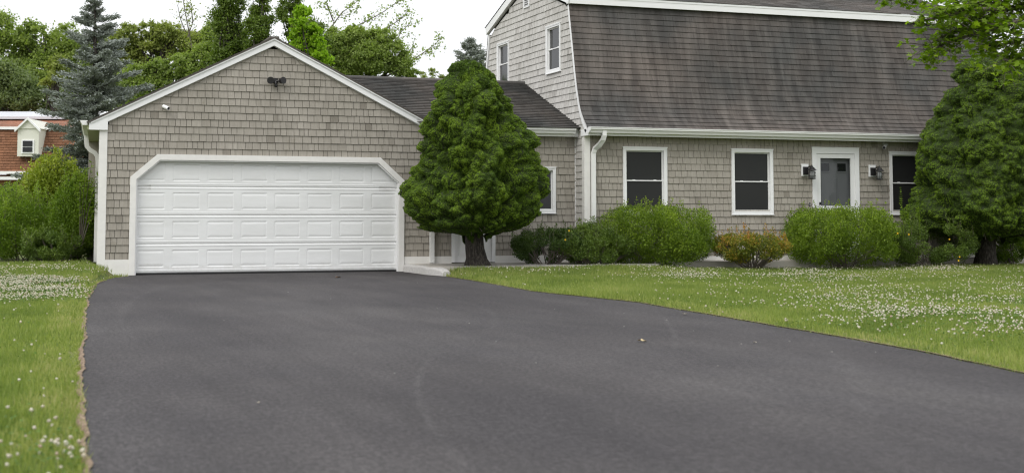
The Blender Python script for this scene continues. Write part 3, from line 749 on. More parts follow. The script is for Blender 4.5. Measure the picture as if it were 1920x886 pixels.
# driveway slab
yl = np.arange(-6, 25.15, .05)
L_ = [(float(left_edge(y) + wob(y, 1) * smooth(0, 4, y)), float(y)) for y in yl] + [(1.75, 25.75), (2.03, 26.30), (2.03, YG + .12)]
R_ = [(float(right_edge(y) + wob(y, 1.7) * .6 * smooth(26, 24, y)), float(y)) for y in yl] + [(7.255, 25.8), (7.25, 26.30), (7.235, YG + .12)]
V, Fq = [], []
for (xl, yl_), (xr, yr_) in zip(L_, R_):
    k = 12
    V += [(xl - .03, yl_, -.05)] + [(xl + (xr - xl) * i / k, yl_ + (yr_ - yl_) * i / k, -.006 if i in (0, k) else 0) for i in range(k + 1)] + [(xr + .03, yr_, -.05)]
m_ = 15
Fq = [(r * m_ + c, r * m_ + c + 1, (r + 1) * m_ + c + 1, (r + 1) * m_ + c) for r in range(len(L_) - 1) for c in range(m_ - 1)]
tag(mesh_obj('driveway', V, Fq, M['asphalt'], smooth=False), kind='structure')
# strip of dry soil and thatch beside the asphalt
V, Fq = [], []; k = 0
def vn1(q): return .5 + .5 * math.sin(q + 1.7 * math.sin(q * .61))
for y in np.arange(-2, 24.6, .05):
    wl = float(max(.006, .025 + 1.3 * wob(y, 4) + 1.3 * wob(y * 1.7, 7)))
    x = float(left_edge(y) + wob(y, 1) + .0)
    V += [(x + .012, y, .003), (x - wl * .5, y + .01, .004), (x - wl - .015, y, float(height(x - wl, y)) - .004)]
for i in range(len(V) // 3 - 1):
    for j in (0, 1): Fq.append((i * 3 + j, i * 3 + 3 + j, i * 3 + 4 + j, i * 3 + 1 + j))
n0 = len(V)
ysr = np.arange(6, 24.2, .05)
for y in ysr:
    wl = float(max(.008, .015 + .9 * wob(y, 5)))
    x = float(right_edge(y) + wob(y, 1.7) * .6)
    V += [(x - .012, y, .003), (x + wl * .5 + .01, y, .001), (x + wl + .03, y, float(height(x + wl, y)) - .004)]
for i in range(len(ysr) - 1):
    for j in (0, 1): b0 = n0 + i * 3; Fq.append((b0 + j, b0 + 3 + j, b0 + 4 + j, b0 + 1 + j))
tag(mesh_obj('soil_edge', V, Fq, M['soil'], smooth=True), kind='structure')
# concrete walk along the house, curb stone beside the garage
def plan_slab(poly, z0, z1, mb):
    mb.loft([[(x, y, z0) for x, y in poly], [(x, y, z1) for x, y in poly]])
t = MB()
plan_slab([(7.36, 24.75), (12.0, 24.85), (12.0, YG + .1), (7.36, YG + .1)], -.05, .145, t)
plan_slab([(12.004, 25.08), (21.3, 25.08), (21.3, YM + .02), (12.004, YM + .02)], -.05, .165, t)
tag(t.build('walkway', M['concrete']), kind='structure')
t = MB(); k = 14; loops = []
for i in range(k + 1):
    u = i / k; cxr = 7.30 + .16 * u + .02 * math.sin(7 * u); cyr = 26.40 - 2.05 * u; wd = .085 + .008 * math.sin(11 * u)
    top = .145 - .015 * u - (.06 * max(0, (u - .9) / .1)) + random.uniform(-.006, .006)
    loops.append([(cxr - wd, cyr, -.04), (cxr - wd + .01, cyr, top - .035), (cxr - wd + .03, cyr, top), (cxr + wd - .02, cyr, top + .003), (cxr + wd, cyr, top - .02), (cxr + wd, cyr, -.04)])
t.loft(loops)
tag(t.build('curb_stone', M['granite']), 'rough pale granite curb between the driveway corner and the concrete walk', 'curb stone')

# ================================================================== GRASS AND CLOVER
def unit(v): return v / (np.linalg.norm(v, axis=1)[:, None] + 1e-9)
def vnoise(x, y, s, seed=0):
    """smooth value noise for patches"""
    x = x * s + seed * 17.3; y = y * s + seed * 5.1
    return .5 + .25 * (np.sin(x * 1.3 + 2 * np.sin(y * .7)) + np.sin(y * 1.7 + 1.5 * np.sin(x * .9 + 1))) * (.6 + .4 * np.sin(x * .43 + y * .61))
def scatter(n, box):
    x = rng.uniform(box[0], box[1], n); y = rng.uniform(box[2], box[3], n)
    return x, y
def lawn_ok(x, y):
    d = edge_dist(x, y)
    ok = (d > -.015 + .075 * rng.random(len(x)) ** 2.5 - 0 * x)
    ok &= ~((x > 1.45) & (x < 22) & (y > 26.42)) & ~((x > 7.1) & (x < 12.0) & (y > 24.72)) & ~((x > 11.9) & (y > 25.02))
    ok &= ~((x > 7.2) & (x < 7.62) & (y > 24.3))
    return ok
def blades(x, y, hgt, wid, lean=.5):
    n = len(x); z = height(x, y) - .004
    a = rng.uniform(0, 2 * np.pi, n); b_ = rng.uniform(0, 2 * np.pi, n)
    h = hgt * rng.uniform(.45, 1.25, n); l = h * lean * rng.random(n)
    sx, sy = np.cos(a) * wid * .5, np.sin(a) * wid * .5; lx, ly = np.cos(b_) * l, np.sin(b_) * l
    P0 = np.c_[x - sx, y - sy, z]; P1 = np.c_[x + sx, y + sy, z]
    P2 = np.c_[x + sx * .7 + lx * .35, y + sy * .7 + ly * .35, z + h * .6]; P3 = np.c_[x - sx * .7 + lx * .35, y - sy * .7 + ly * .35, z + h * .6]
    P4 = np.c_[x + lx, y + ly, z + h]
    return np.stack([P0, P1, P2, P3, P4], 1)
B = []
def grass(n, box, h, w):
    x, y = scatter(n, box); k = lawn_ok(x, y); x, y = x[k], y[k]
    hh = h * (.65 + .7 * vnoise(x, y, .9, 3)); B.append(blades(x, y, hh, w))
grass(52000, (-1.2, .45, 4.8, 12), .065, .006)
grass(50000, (-1.6, 1.1, 12, 20), .06, .008)
grass(42000, (-2.2, 2.1, 20, 26.5), .065, .010)
grass(14000, (-6, -1.2, 5, 30), .07, .014)
grass(12000, (-3.5, 1.5, 26.4, 29), .08, .014)
grass(75000, (6.2, 11.5, 7, 14.5), .07, .0075)
grass(95000, (6.8, 16, 14.5, 19.5), .075, .009)
grass(115000, (7.0, 22.5, 19.5, 25.05), .075, .011)
grass(14000, (16, 27, 10, 25), .07, .018)
x_, y_ = scatter(3000, (7.3, 12, 24.0, 24.78)); k_ = lawn_ok(x_, y_); B.append(blades(x_[k_], y_[k_], .10, .012))
nd0 = sum(len(q) for q in B)
y_ = rng.uniform(4.5, 25, 16000); x_ = left_edge(y_) + wob(y_, 1) - .10 * rng.random(16000) ** 1.3 + .012; B.append(blades(x_, y_, .032, .009, 1.6))
y_ = rng.uniform(7, 24, 16000); x_ = right_edge(y_) + wob(y_, 1.7) * .6 + .09 * rng.random(16000) ** 1.3 - .012; B.append(blades(x_, y_, .040, .010, 1.6))
Bv = np.concatenate(B); nb = len(Bv); V = Bv.reshape(-1, 3); i5 = np.arange(nb) * 5
quad = np.c_[i5, i5 + 1, i5 + 2, i5 + 3]; tri = np.c_[i5 + 3, i5 + 2, i5 + 4, i5 + 4]
tn = np.clip(rng.normal(.42, .2, nb) + .65 * (vnoise(Bv[:, 0, 0], Bv[:, 0, 1], .8, 1) - .45) + .30 * (vnoise(Bv[:, 0, 0], Bv[:, 0, 1], 3.1, 6) - .5), 0, 1)
dd = edge_dist(Bv[:, 0, 0], Bv[:, 0, 1]); dry = (dd < .35) & (rng.random(nb) < .45) | (rng.random(nb) < .08 + .22 * (vnoise(Bv[:, 0, 0], Bv[:, 0, 1], 1.7, 9) > .72))
dry[nd0:] |= rng.random(nb - nd0) < .55; tn = np.where(dry, rng.uniform(.8, 1., nb), tn * .9)
me = bpy.data.meshes.new('grass'); me.vertices.add(len(V)); me.vertices.foreach_set('co', V.astype(np.float32).ravel())
loops = np.concatenate([quad.ravel(), tri[:, :3].ravel()]).astype(np.int32); me.loops.add(len(loops)); me.loops.foreach_set('vertex_index', loops)
me.polygons.add(2 * nb); me.polygons.foreach_set('loop_start', np.r_[np.arange(nb) * 4, nb * 4 + np.arange(nb) * 3].astype(np.int32)); me.update(calc_edges=True)
at_ = me.attributes.new('tone', 'FLOAT', 'FACE'); at_.data.foreach_set('value', np.r_[tn, tn].astype(np.float32))
me.materials.append(M['grass']); go = bpy.data.objects.new('grass', me); COL.objects.link(go)
tag(go, 'short green lawn grass on both sides of the driveway', 'grass', kind='stuff')

# clover: blossoms in drifts, leaflets around them
ico_v = []; 
for i, (rr, h) in enumerate(((.0, 1.), (.72, .62), (1., .0), (.78, -.55), (.25, -.85))):
    for q in range(6 if rr else 1): ico_v.append((rr * math.cos(q * math.pi / 3 + i * .5), rr * math.sin(q * math.pi / 3 + i * .5), h))
ico_v = np.array(ico_v)
ico_f = [(0, 1 + q, 1 + (q + 1) % 6) for q in range(6)]
for ring in range(3):
    a0, b0 = 1 + ring * 6, 7 + ring * 6
    for q in range(6): ico_f += [(a0 + q, b0 + q, b0 + (q + 1) % 6), (a0 + q, b0 + (q + 1) % 6, a0 + (q + 1) % 6)]
ico_f = np.array(ico_f)
def clover_positions():
    out = []
    def patch(n, cx, cy, rx, ry, rot=0, seed=0):
        a = rng.normal(0, .5, n); b_ = rng.normal(0, .5, n); c, s = math.cos(rot), math.sin(rot)
        x = cx + rx * a * c - ry * b_ * s; y = cy + rx * a * s + ry * b_ * c
        k = lawn_ok(x, y) & (rng.random(n) < smooth(.30, .75, vnoise(x, y, 1.6, seed)) * np.where(x > 5, 1.0, 1.3)); out.append(np.c_[x[k], y[k]])
    patch(3400, .25, 23.4, 1.4, 3.0, 0, 1); patch(1500, .15, 20.3, .9, 2.2, 0, 2); patch(60, .1, 15, .7, 8, 0, 3)
    patch(420, .10, 21.0, .6, 1.3); patch(60, .16, 6.9, .26, .9, 0, 4); patch(36, .26, 6.75, .08, .5, 0, 4); patch(30, .2, 9.5, .3, 3)
    patch(2300, 9.6, 13.2, 2.3, 3.0, -.5, 5); patch(900, 11.5, 15.0, 3.2, 2.4, .3, 6); patch(560, 9.0, 11.0, 1.1, 1.6, 0, 7); patch(700, 12.6, 16.6, 3.5, 1.6, .4, 9)
    patch(1900, 12.2, 22.2, 2.4, 1.5, .2, 8); patch(500, 13.6, 20.3, 2.2, 1.1, .4, 9); patch(420, 10.5, 17.2, 1.8, 2.2, 0, 10)
    patch(1200, 17.3, 22.6, 3.4, 1.4, .1, 11); patch(420, 17.2, 24.4, 1.5, .5, 0, 12); patch(500, 15.5, 18.5, 3.5, 2.5, 0, 13); patch(300, 12.5, 24.4, 5, .8, 0, 14); patch(260, 9.6, 23.4, 2.2, 1.2, 0, 2)
    patch(500, 14, 19, 8, 6, 0, 15)
    return np.concatenate(out)
cp = clover_positions(); n = len(cp)
rad = rng.uniform(.006, .0125, n); hz = rng.uniform(.05, .105, n); zb = height(cp[:, 0], cp[:, 1])
C3 = np.c_[cp, zb + hz]
V = (ico_v[None] * rad[:, None, None] * np.array([1, 1, .9]) * (1 + .18 * rng.standard_normal((n, len(ico_v), 1))) + C3[:, None, :])
Fc = (ico_f[None] + (np.arange(n) * len(ico_v))[:, None, None]).reshape(-1, 3)
tt = np.repeat(np.clip(rng.normal(.62, .28, n), 0, 1), len(ico_f))
tag(mesh_obj('clover_blossoms', V.reshape(-1, 3), Fc, M['clover'], None, tt), 'white clover blossoms in drifts across the lawn', 'clover', kind='stuff')

# ---- leaf geometry
def leaf_mesh(C, D, L, W, Nrm=None):
    """rhombic leaves: centre, direction, length, width"""
    n = len(C); D = unit(D)
    if Nrm is None: Nrm = unit(rng.standard_normal((n, 3)))
    S = unit(np.cross(D, Nrm)); L = np.broadcast_to(L, n)[:, None]; W = np.broadcast_to(W, n)[:, None]
    up = np.cross(S, D)
    return np.stack([C - D * L * .5, C + S * W * .5 - D * L * .05 + up * W * .12, C + D * L * .5, C - S * W * .5 - D * L * .05 + up * W * .12], 1)
def leaves_obj(name, Q, mat, parent, tone):
    n = len(Q); return mesh_obj(name, Q.reshape(-1, 3), np.arange(n * 4).reshape(n, 4), mat, parent, tone)
xc, yc = [], []
for _ in range(5):
    j = cp + rng.normal(0, .09, cp.shape); xc.append(j[:, 0]); yc.append(j[:, 1])
xc, yc = np.concatenate(xc), np.concatenate(yc); k = lawn_ok(xc, yc); xc, yc = xc[k], yc[k]; n = len(xc)
C_ = np.c_[xc, yc, height(xc, yc) + rng.uniform(.03, .065, n)]; D_ = rng.standard_normal((n, 3)); D_[:, 2] *= .25
Nn = np.tile([0, 0, 1.], (n, 1)) + rng.normal(0, .3, (n, 3))
Q = leaf_mesh(C_, D_, .022, .020, Nn)
o = leaves_obj('clover_leaves', Q, M['clover_leaf'], None, rng.random(n)); tag(o, 'low clover leaves between the grass blades of the lawn', 'clover', kind='stuff')

# ================================================================== PLANTS
def rand_dir(n): return unit(rng.standard_normal((n, 3)))
def clump_leaves(centers, radii, per, L, W, squash=.85, updir=.25, shell=.55, soft=False):
    """leaves filling lumps; each leaf roughly faces out of its lump"""
    per = np.broadcast_to(per, len(centers)).astype(int)
    ci = np.repeat(np.arange(len(centers)), per); n = len(ci)
    d = rand_dir(n); r = radii[ci] * (np.minimum(np.abs(rng.normal(0, .75, n)), 1.9) if soft else shell + (1 - shell) * rng.random(n) ** .7)
    C = centers[ci] + d * r[:, None] * np.array([1, 1, squash])
    D = unit(d * .6 + rand_dir(n) * .8 + np.array([0, 0, updir])); Nn = unit(d * .7 + rand_dir(n) * .7 + np.array([0, 0, .4]))
    return leaf_mesh(C, D, L * rng.uniform(.7, 1.3, n), W * rng.uniform(.7, 1.3, n), Nn), ci
def limbs(mb, base, top_r, tips, trunk_top, r0):
    base, trunk_top = np.array(base, float), np.array(trunk_top, float)
    mid = (base + trunk_top) / 2 + rng.normal(0, .03, 3) * np.linalg.norm(trunk_top - base)
    mb.tube([base + np.array([0, 0, -.1]), base + (mid - base) * .15, mid, trunk_top], [r0 * 1.35, r0, r0 * .8, top_r], 10)
    for tp in tips:
        tp = np.array(tp, float); s = mid + (trunk_top - mid) * random.uniform(0, 1)
        m = (s + tp) / 2 + rng.normal(0, .05, 3) * np.linalg.norm(tp - s) + np.array([0, 0, .06]) * np.linalg.norm(tp - s)
        mb.tube([s, m, tp], [top_r * .55, top_r * .35, top_r * .1], 6)
def broadleaf(name, label, base_px, depth, blobs, mat, trunk_r, leafs, leaf_px, n_clump=16, fill=1.0, cat='tree', group=None, trunk_mat='bark', base_z=None, hole=0.0):
    """blobs: photo ellipses (x, y, rx, ry) measured on the crown at this distance; each becomes a leafy volume"""
    base = at(base_px, 420, depth); base[2] = 0 if base_z is None else base_z
    r = empty(name, base, label, cat, group)
    k = depth / F_PX; tips, cen, rad = [], [], []
    for bx, by, rx, ry in blobs:
        c = at(bx, by, depth) + FW * rng.normal(0, .35) * rx * k; Rv = np.array([rx * k, rx * k * .9, ry * k]); tips.append(c)
        nc = max(4, int(n_clump * (rx * ry / 1600.) ** .6))
        d = rand_dir(nc); rr = rng.uniform(.45, 1.0, nc) ** .6
        if hole: 
            keep = rng.random(nc) > hole; d, rr = d[keep], rr[keep]
        cen.append(c + d * rr[:, None] * Rv * .82); rad.append(np.full(len(d), min(rx, ry) * k) * rng.uniform(.20, .48, len(d)))
    cen, rad = np.concatenate(cen), np.concatenate(rad)
    per = np.maximum(6, (leafs * rad ** 2 / np.sum(rad ** 2))).astype(int)
    s = leaf_px * k
    Q, ci = clump_leaves(cen, rad, per, s * 1.25, s * .8, .7, soft=True)
    tone = np.clip(rng.normal(.45, .2, len(ci)) + rng.normal(0, .13, len(cen))[ci], 0, 1)
    leaves_obj('crown', Q, M[mat], r, tone)
    t = MB(); top = np.mean(tips, 0); top[2] = min(top[2], np.mean([q[2] for q in tips]))
    sub = list(cen[rng.choice(len(cen), min(len(cen), 22), replace=False)])
    limbs(t, base, trunk_r * .5, tips + sub, top, trunk_r); t.build('trunk', M[trunk_mat], r, True)
    return r

# the two clipped-looking dwarf spruces
def lumpy_spruce(label, depth, prof_px, base_px, base_z, trunk, cx_px, ntuft, seed):
    """prof_px: (y, left x, right x) outline of the crown"""
    k = depth / F_PX
    base = at(base_px[0], base_px[1], depth); base[2] = base_z
    r = empty('dwarf_spruce', base, label, 'tree', 'dense cone shaped spruces in front of the house')
    ys_ = np.array([p[0] for p in prof_px], float); xl = np.array([p[1] for p in prof_px], float); xr = np.array([p[2] for p in prof_px], float)
    g = np.random.default_rng(seed)
    side_v = np.array([FW[0], FW[1], 0]) / np.linalg.norm(FW[:2])
    ys_ = np.r_[ys_, ys_[-1] + 7]; m0, h0 = (xl[-1] + xr[-1]) / 2, (xr[-1] - xl[-1]) / 2; xl = np.r_[xl, m0 - h0 * .45]; xr = np.r_[xr, m0 + h0 * .45]
    zt = np.array([at(cx_px, y_, depth)[2] for y_ in ys_])
    b1, b2 = g.uniform(0, 6.28, 2)
    def surf(a, y_):
        y_ = y_ + (8 * np.sin(3 * a + b1) + 7 * np.sin(7 * a + b2) + 4 * np.sin(13 * a)) * np.clip((y_ - ys_[-1] + 80) / 80, 0, 1)
        l, r2 = np.interp(y_, ys_, xl), np.interp(y_, ys_, xr); mid, hw = (l + r2) / 2, (r2 - l) / 2
        o = RT[None] * np.cos(a)[:, None] + side_v[None] * np.sin(a)[:, None]
        c0 = CAM + (FW[None] + RT[None] * ((mid - CX) / F_PX)[:, None] - UP[None] * ((y_ - CY) / F_PX)[:, None]) * depth
        return c0 + o * (hw * k)[:, None], o, c0
    def sample(n_):
        yy = g.uniform(ys_[0], ys_[-1], n_ * 4); hw = (np.interp(yy, ys_, xr) - np.interp(yy, ys_, xl)) / 2; keep = g.random(n_ * 4) < (hw + 4) / (hw.max() + 4)
        yy = yy[keep][:n_]; return g.uniform(0, 2 * math.pi, len(yy)), yy
    from mathutils import kdtree
    levels = []
    for spacing, amp, zs_ in ((.66, .17, .75), (.30, .115, .9), (.15, .060, 1.), (.075, .024, 1.)):
        area = 2 * math.pi * np.mean((xr - xl) / 2) * k * (ys_[-1] - ys_[0]) * k; m = max(8, int(area / (spacing ** 2) * zs_ * 1.15))
        p_, _, _ = surf(*sample(m)); p_ = p_ * np.array([1, 1, zs_]); kd = kdtree.KDTree(len(p_))
        for i_, v_ in enumerate(p_): kd.insert(v_, i_)
        kd.balance(); levels.append((kd, spacing, amp * 1.0, zs_, g.uniform(.65, 1.25, len(p_)), g.normal(0, 1, len(p_))))
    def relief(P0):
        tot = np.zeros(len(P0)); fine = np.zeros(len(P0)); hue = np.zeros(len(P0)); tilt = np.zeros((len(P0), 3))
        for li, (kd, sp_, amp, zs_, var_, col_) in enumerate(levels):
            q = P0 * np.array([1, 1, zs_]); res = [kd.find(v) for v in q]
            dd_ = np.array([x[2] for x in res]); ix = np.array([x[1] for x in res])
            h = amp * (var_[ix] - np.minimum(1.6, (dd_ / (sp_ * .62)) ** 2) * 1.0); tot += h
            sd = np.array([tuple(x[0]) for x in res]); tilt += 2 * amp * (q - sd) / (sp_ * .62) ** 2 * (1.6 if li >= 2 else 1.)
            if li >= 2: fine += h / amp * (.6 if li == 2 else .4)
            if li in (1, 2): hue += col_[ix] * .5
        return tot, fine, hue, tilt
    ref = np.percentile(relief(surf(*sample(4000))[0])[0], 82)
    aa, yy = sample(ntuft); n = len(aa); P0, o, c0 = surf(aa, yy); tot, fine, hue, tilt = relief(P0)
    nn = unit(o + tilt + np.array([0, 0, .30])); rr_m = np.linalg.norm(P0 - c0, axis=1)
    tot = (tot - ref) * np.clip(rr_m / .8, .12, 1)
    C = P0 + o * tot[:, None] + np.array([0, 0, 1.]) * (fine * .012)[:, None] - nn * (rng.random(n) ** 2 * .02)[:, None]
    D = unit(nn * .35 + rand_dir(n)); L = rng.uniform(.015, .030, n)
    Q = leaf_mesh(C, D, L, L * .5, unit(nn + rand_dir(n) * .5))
    tone = np.clip(.365 + .07 * rng.standard_normal(n) + .05 * hue + .22 * fine, 0, 1)  # tone follows the relief: new-growth tips plus painted highlight, crevices darker
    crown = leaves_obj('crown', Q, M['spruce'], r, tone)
    # inner twig surface under the needles; its dark colour paints shade into the crevices
    na, ny = 150, 190; A_, Y_ = np.meshgrid(np.linspace(0, 2 * math.pi, na + 1)[:-1], np.linspace(ys_[0], ys_[-1], ny)); P0, o, c0 = surf(A_.ravel(), Y_.ravel()); tot, fine, hue, tilt = relief(P0)
    rr_m = np.linalg.norm(P0 - c0, axis=1); P1 = P0 + o * ((tot - ref - .03) * np.clip(rr_m / .8, .12, 1))[:, None]
    i_ = np.arange((ny - 1) * na); r0_, c0_ = i_ // na, i_ % na; c1_ = (c0_ + 1) % na
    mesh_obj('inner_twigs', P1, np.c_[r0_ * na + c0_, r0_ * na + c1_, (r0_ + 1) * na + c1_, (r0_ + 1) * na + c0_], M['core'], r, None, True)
    t = MB()
    pts, rads = [], []
    for (px, py, hw) in trunk:
        pts.append(at(px, py, depth)); rads.append(hw * k)
    loops = []
    for i_, (p_, r0) in enumerate(zip(pts, rads)):
        loops.append([p_ + (RT * math.cos(a) + np.array([FW[0], FW[1], 0]) * math.sin(a)) * r0 * (1 + .09 * math.sin(3 * a + i_ * .5) + .06 * math.sin(7 * a + i_) + (.16 * max(0, math.cos(2.5 * a)) if i_ < 2 else 0)) for a in [2 * math.pi * q_ / 20 for q_ in range(20)]])
    t.loft(loops); t.build('trunk', M['bark'], r, True)
    # bare twigs under the skirt
    t = MB()
    for _ in range(60):
        a = random.uniform(0, 6.28); hw = np.interp(ys_[-1] - 12, ys_, (xr - xl) / 2) * random.uniform(.35, .95)
        p0 = at(cx_px, ys_[-1] - 40 + random.uniform(0, 25), depth); e = at(cx_px + hw * math.cos(a), ys_[-1] - 6 + random.uniform(-14, 6), depth) + np.array([FW[0], FW[1], 0]) * (math.sin(a) * hw * k)
        t.tube([p0, (p0 + e) / 2 + np.array([0, 0, .04]), e], [.018, .011, .004], 5)
    t.build('twigs', M['twig'], r)
M['core'] = plain('inner twigs with painted shade', (.026, .040, .010), .95, var=.4, scale=20)  # very dark green: crevice shade of the crown painted in
PL = [(113, 862, 897), (120, 847, 912), (135, 835, 930), (155, 824, 946), (180, 815, 964), (210, 805, 978), (240, 797, 990), (270, 788, 1000), (300, 783, 1008), (325, 768, 1014), (350, 760, 1018), (385, 760, 1018), (405, 772, 1012), (422, 785, 1000), (434, 803, 982)]
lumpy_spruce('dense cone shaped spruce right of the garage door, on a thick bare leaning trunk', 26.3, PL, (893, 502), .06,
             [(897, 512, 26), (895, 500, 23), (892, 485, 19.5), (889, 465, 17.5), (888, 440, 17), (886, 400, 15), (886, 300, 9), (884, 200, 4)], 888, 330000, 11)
PR = [(100, 1838, 1880), (112, 1815, 1905), (130, 1798, 1925), (160, 1785, 1945), (195, 1765, 1962), (235, 1742, 1975), (275, 1730, 1985), (315, 1727, 1990), (345, 1728, 1994), (370, 1712, 1998), (395, 1700, 2000), (410, 1698, 1998), (428, 1712, 1985), (440, 1735, 1970)]
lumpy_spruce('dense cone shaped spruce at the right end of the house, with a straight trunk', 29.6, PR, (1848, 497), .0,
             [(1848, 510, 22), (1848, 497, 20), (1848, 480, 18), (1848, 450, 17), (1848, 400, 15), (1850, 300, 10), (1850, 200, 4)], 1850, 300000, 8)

# rounded and loose shrubs
def shrub(name, label, cpx, depth, hw_px, top_py, mat, n, leaf=(.028, .016), base_z=0., lumps=70, shoots=60, shoot_h=.10, bot=.1, cat='shrub', group=None, boxy=.75, stems=14, open_=0, dscale=.85, flowers=0, lift=.0):
    k = depth / F_PX; base = at(cpx, 500, depth); base[2] = base_z
    top = at(cpx, top_py, depth)[2]; H = top - base_z; hw = hw_px * k
    r = empty(name, base, label, cat, group)
    d = rand_dir(lumps); 
    q = d / (np.sum(np.abs(d) ** (2 / boxy), 1) ** (boxy / 2))[:, None]
    rl = rng.uniform(.13, .24, lumps) * H * .9
    Rv = np.array([hw, hw * dscale, H * (1 - bot - lift) / 2]); c0 = base + np.array([0, 0, H * (lift + bot + (1 - bot - lift) / 2)])
    rot = math.atan2(RT[1], RT[0]); cr, sr = math.cos(rot), math.sin(rot)
    loc = q * np.maximum(Rv - rl[:, None] * .9, .05) * rng.uniform(.84, 1.04, lumps)[:, None]
    cen = c0 + np.c_[loc[:, 0] * cr - loc[:, 1] * sr, loc[:, 0] * sr + loc[:, 1] * cr, loc[:, 2]]
    if open_: keep = rng.random(lumps) > open_ * (loc[:, 2] < 0); cen, rl, loc = cen[keep], rl[keep], loc[keep]
    Q, ci = clump_leaves(cen, rl, (n * rl ** 2 / np.sum(rl ** 2)).astype(int), leaf[0], leaf[1], .95, .55, .5)
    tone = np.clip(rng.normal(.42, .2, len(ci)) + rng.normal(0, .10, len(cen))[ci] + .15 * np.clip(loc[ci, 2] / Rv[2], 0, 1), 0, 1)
    t = MB(); SQ, ST = [], []
    topc = cen[loc[:, 2] > -.1 * Rv[2]]
    for i in range(shoots):
        s = topc[random.randrange(len(topc))] + rng.normal(0, .06, 3); s[2] = min(s[2] + H * .12, top)
        h = shoot_h * random.uniform(.4, 1.5); e = s + np.array([random.gauss(0, .25) * h, random.gauss(0, .25) * h, h + H * .03])
        t.tube([s - np.array([0, 0, .08]), e], [.003, .0015], 4)
        m = max(6, int(10 * h / .08)); u = rng.random(m)[:, None]
        C = s + (e - s) * u + rng.normal(0, leaf[0] * .35, (m, 3)); D = unit(rand_dir(m) + np.array([0, 0, .9]))
        SQ.append(leaf_mesh(C, D, leaf[0], leaf[1])); ST.append(rng.uniform(.6, 1, m))
    if SQ: Q = np.concatenate([Q] + SQ); tone = np.concatenate([tone] + ST)
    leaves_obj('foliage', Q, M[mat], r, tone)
    for i in range(stems):
        a = random.uniform(0, 6.28); tip = cen[random.randrange(len(cen))]; s = base + np.array([math.cos(a), math.sin(a), 0]) * hw * random.uniform(0, .22) + np.array([0, 0, -.04])
        m = s + (tip - s) * .5 + np.array([0, 0, -.05 * H]); t.tube([s, m, tip], [.014, .009, .003], 5)
        for _ in range(2):
            tip2 = tip + rng.normal(0, .12, 3) * H; t.tube([m, (m + tip2) / 2, tip2], [.007, .005, .002], 4)
    t.build('stems', M['twig'], r)
    return r, cen, rl
def flowers_on(r, pxs, depth, rad=.017):
    for px, py in pxs:
        c = at(px, py, depth); t = MB()
        for q in range(8):
            a = q * math.pi / 4; u = RT * math.cos(a) + UP * math.sin(a)
            t.add([c, c + u * rad * .6 + RT * .0 - FW * .006 + np.cross(FW, u) * rad * .3, c + u * rad * 1.2 - FW * .01, c + u * rad * .6 - FW * .006 - np.cross(FW, u) * rad * .3], [(0, 1, 2, 3)])
        t.ball(c - FW * .006, rad * .4); t.build('flower', M['yellow'], r)
        t = MB()
FG = 'foundation shrubs along the front of the house'
shrub('yew_shrub', 'low dark spreading shrub just right of the spruce trunk', 1030, 27.2, 74, 424, 'yew', 20000, (.045, .016), .02, 60, 80, .08, .12, group=FG, open_=.35, stems=24)
r, _, _ = shrub('juniper_shrub', 'loose mid green shrub with two yellow blooms, beside the white house corner downspout', 1118, 27.3, 76, 416, 'juniper', 24000, (.042, .016), .01, 66, 90, .09, .08, group=FG, open_=.25, stems=22)
flowers_on(r, [(1060, 449), (1067, 432)], 26.6)
shrub('boxwood_shrub', 'large rounded bright green bush under the first front window', 1230, 27.9, 110, 380, 'box', 56000, (.037, .021), .0, 170, 120, .06, .02, boxy=.45, group=FG, stems=20)
r, cen, rl = shrub('spirea_shrub', 'small open bush with copper orange leaf tips, between the two large green bushes', 1408, 27.6, 76, 432, 'orange', 19000, (.034, .021), .0, 90, 70, .09, .14, group=FG, stems=44, open_=.3, lift=.02)
shrub('boxwood_shrub', 'large rounded green bush in front of the front door', 1575, 28.7, 106, 384, 'box', 54000, (.037, .021), .0, 170, 120, .07, .02, boxy=.45, group=FG, stems=20)
r, _, _ = shrub('dark_shrub', 'dark loose shrub dotted with yellow blooms, between the door bush and the right spruce trunk', 1742, 29.0, 96, 410, 'juniper', 30000, (.036, .018), .0, 64, 90, .12, .05, group=FG)
flowers_on(r, [(1683, 437), (1780, 448), (1797, 488), (1704, 439), (1799, 481)], 27.9)
shrub('yellow_green_shrub', 'low yellow green shrub behind and right of the right spruce trunk', 1893, 30.2, 46, 432, 'fern', 9000, (.04, .022), .0, 34, 50, .1, .05)
shrub('background_shrub', 'dark shrub at the right edge beyond the right spruce', 1960, 31.5, 70, 400, 'yew', 10000, (.05, .025), .0, 40, 30, .1, .02)
# tall weed shoots rising in front of the third window
wd = empty('tall_weed', at(1690, 500, 28.2) * np.array([1, 1, 0]), 'tall thin leafy weed shoot in front of the third window', 'weed')
t = MB(); QS = []
for px, top in ((1688, 352), (1719, 356), (1700, 385)):
    b0 = at(px + 6, 430, 28.4); b0[2] -= .2; e = at(px, top, 28.4); t.tube([b0, (b0 + e) / 2 + np.array([.02, 0, 0]), e], [.006, .005, .002], 5)
    for u in np.linspace(.35, 1, 16):
        c = b0 + (e - b0) * u; m = 3; D = rand_dir(m); D[:, 2] = D[:, 2] * .3 + .15; D = unit(D); QS.append(leaf_mesh(c + D * .045 * (1.25 - u), D, .10 * (1.25 - u) + .015, .035, unit(rand_dir(m) * .4 + np.array([0, 0, 1.]))))
t.build('stem', M['fern'], wd); Q = np.concatenate(QS); leaves_obj('foliage', Q, M['fern'], wd, rng.uniform(.5, 1, len(Q)))

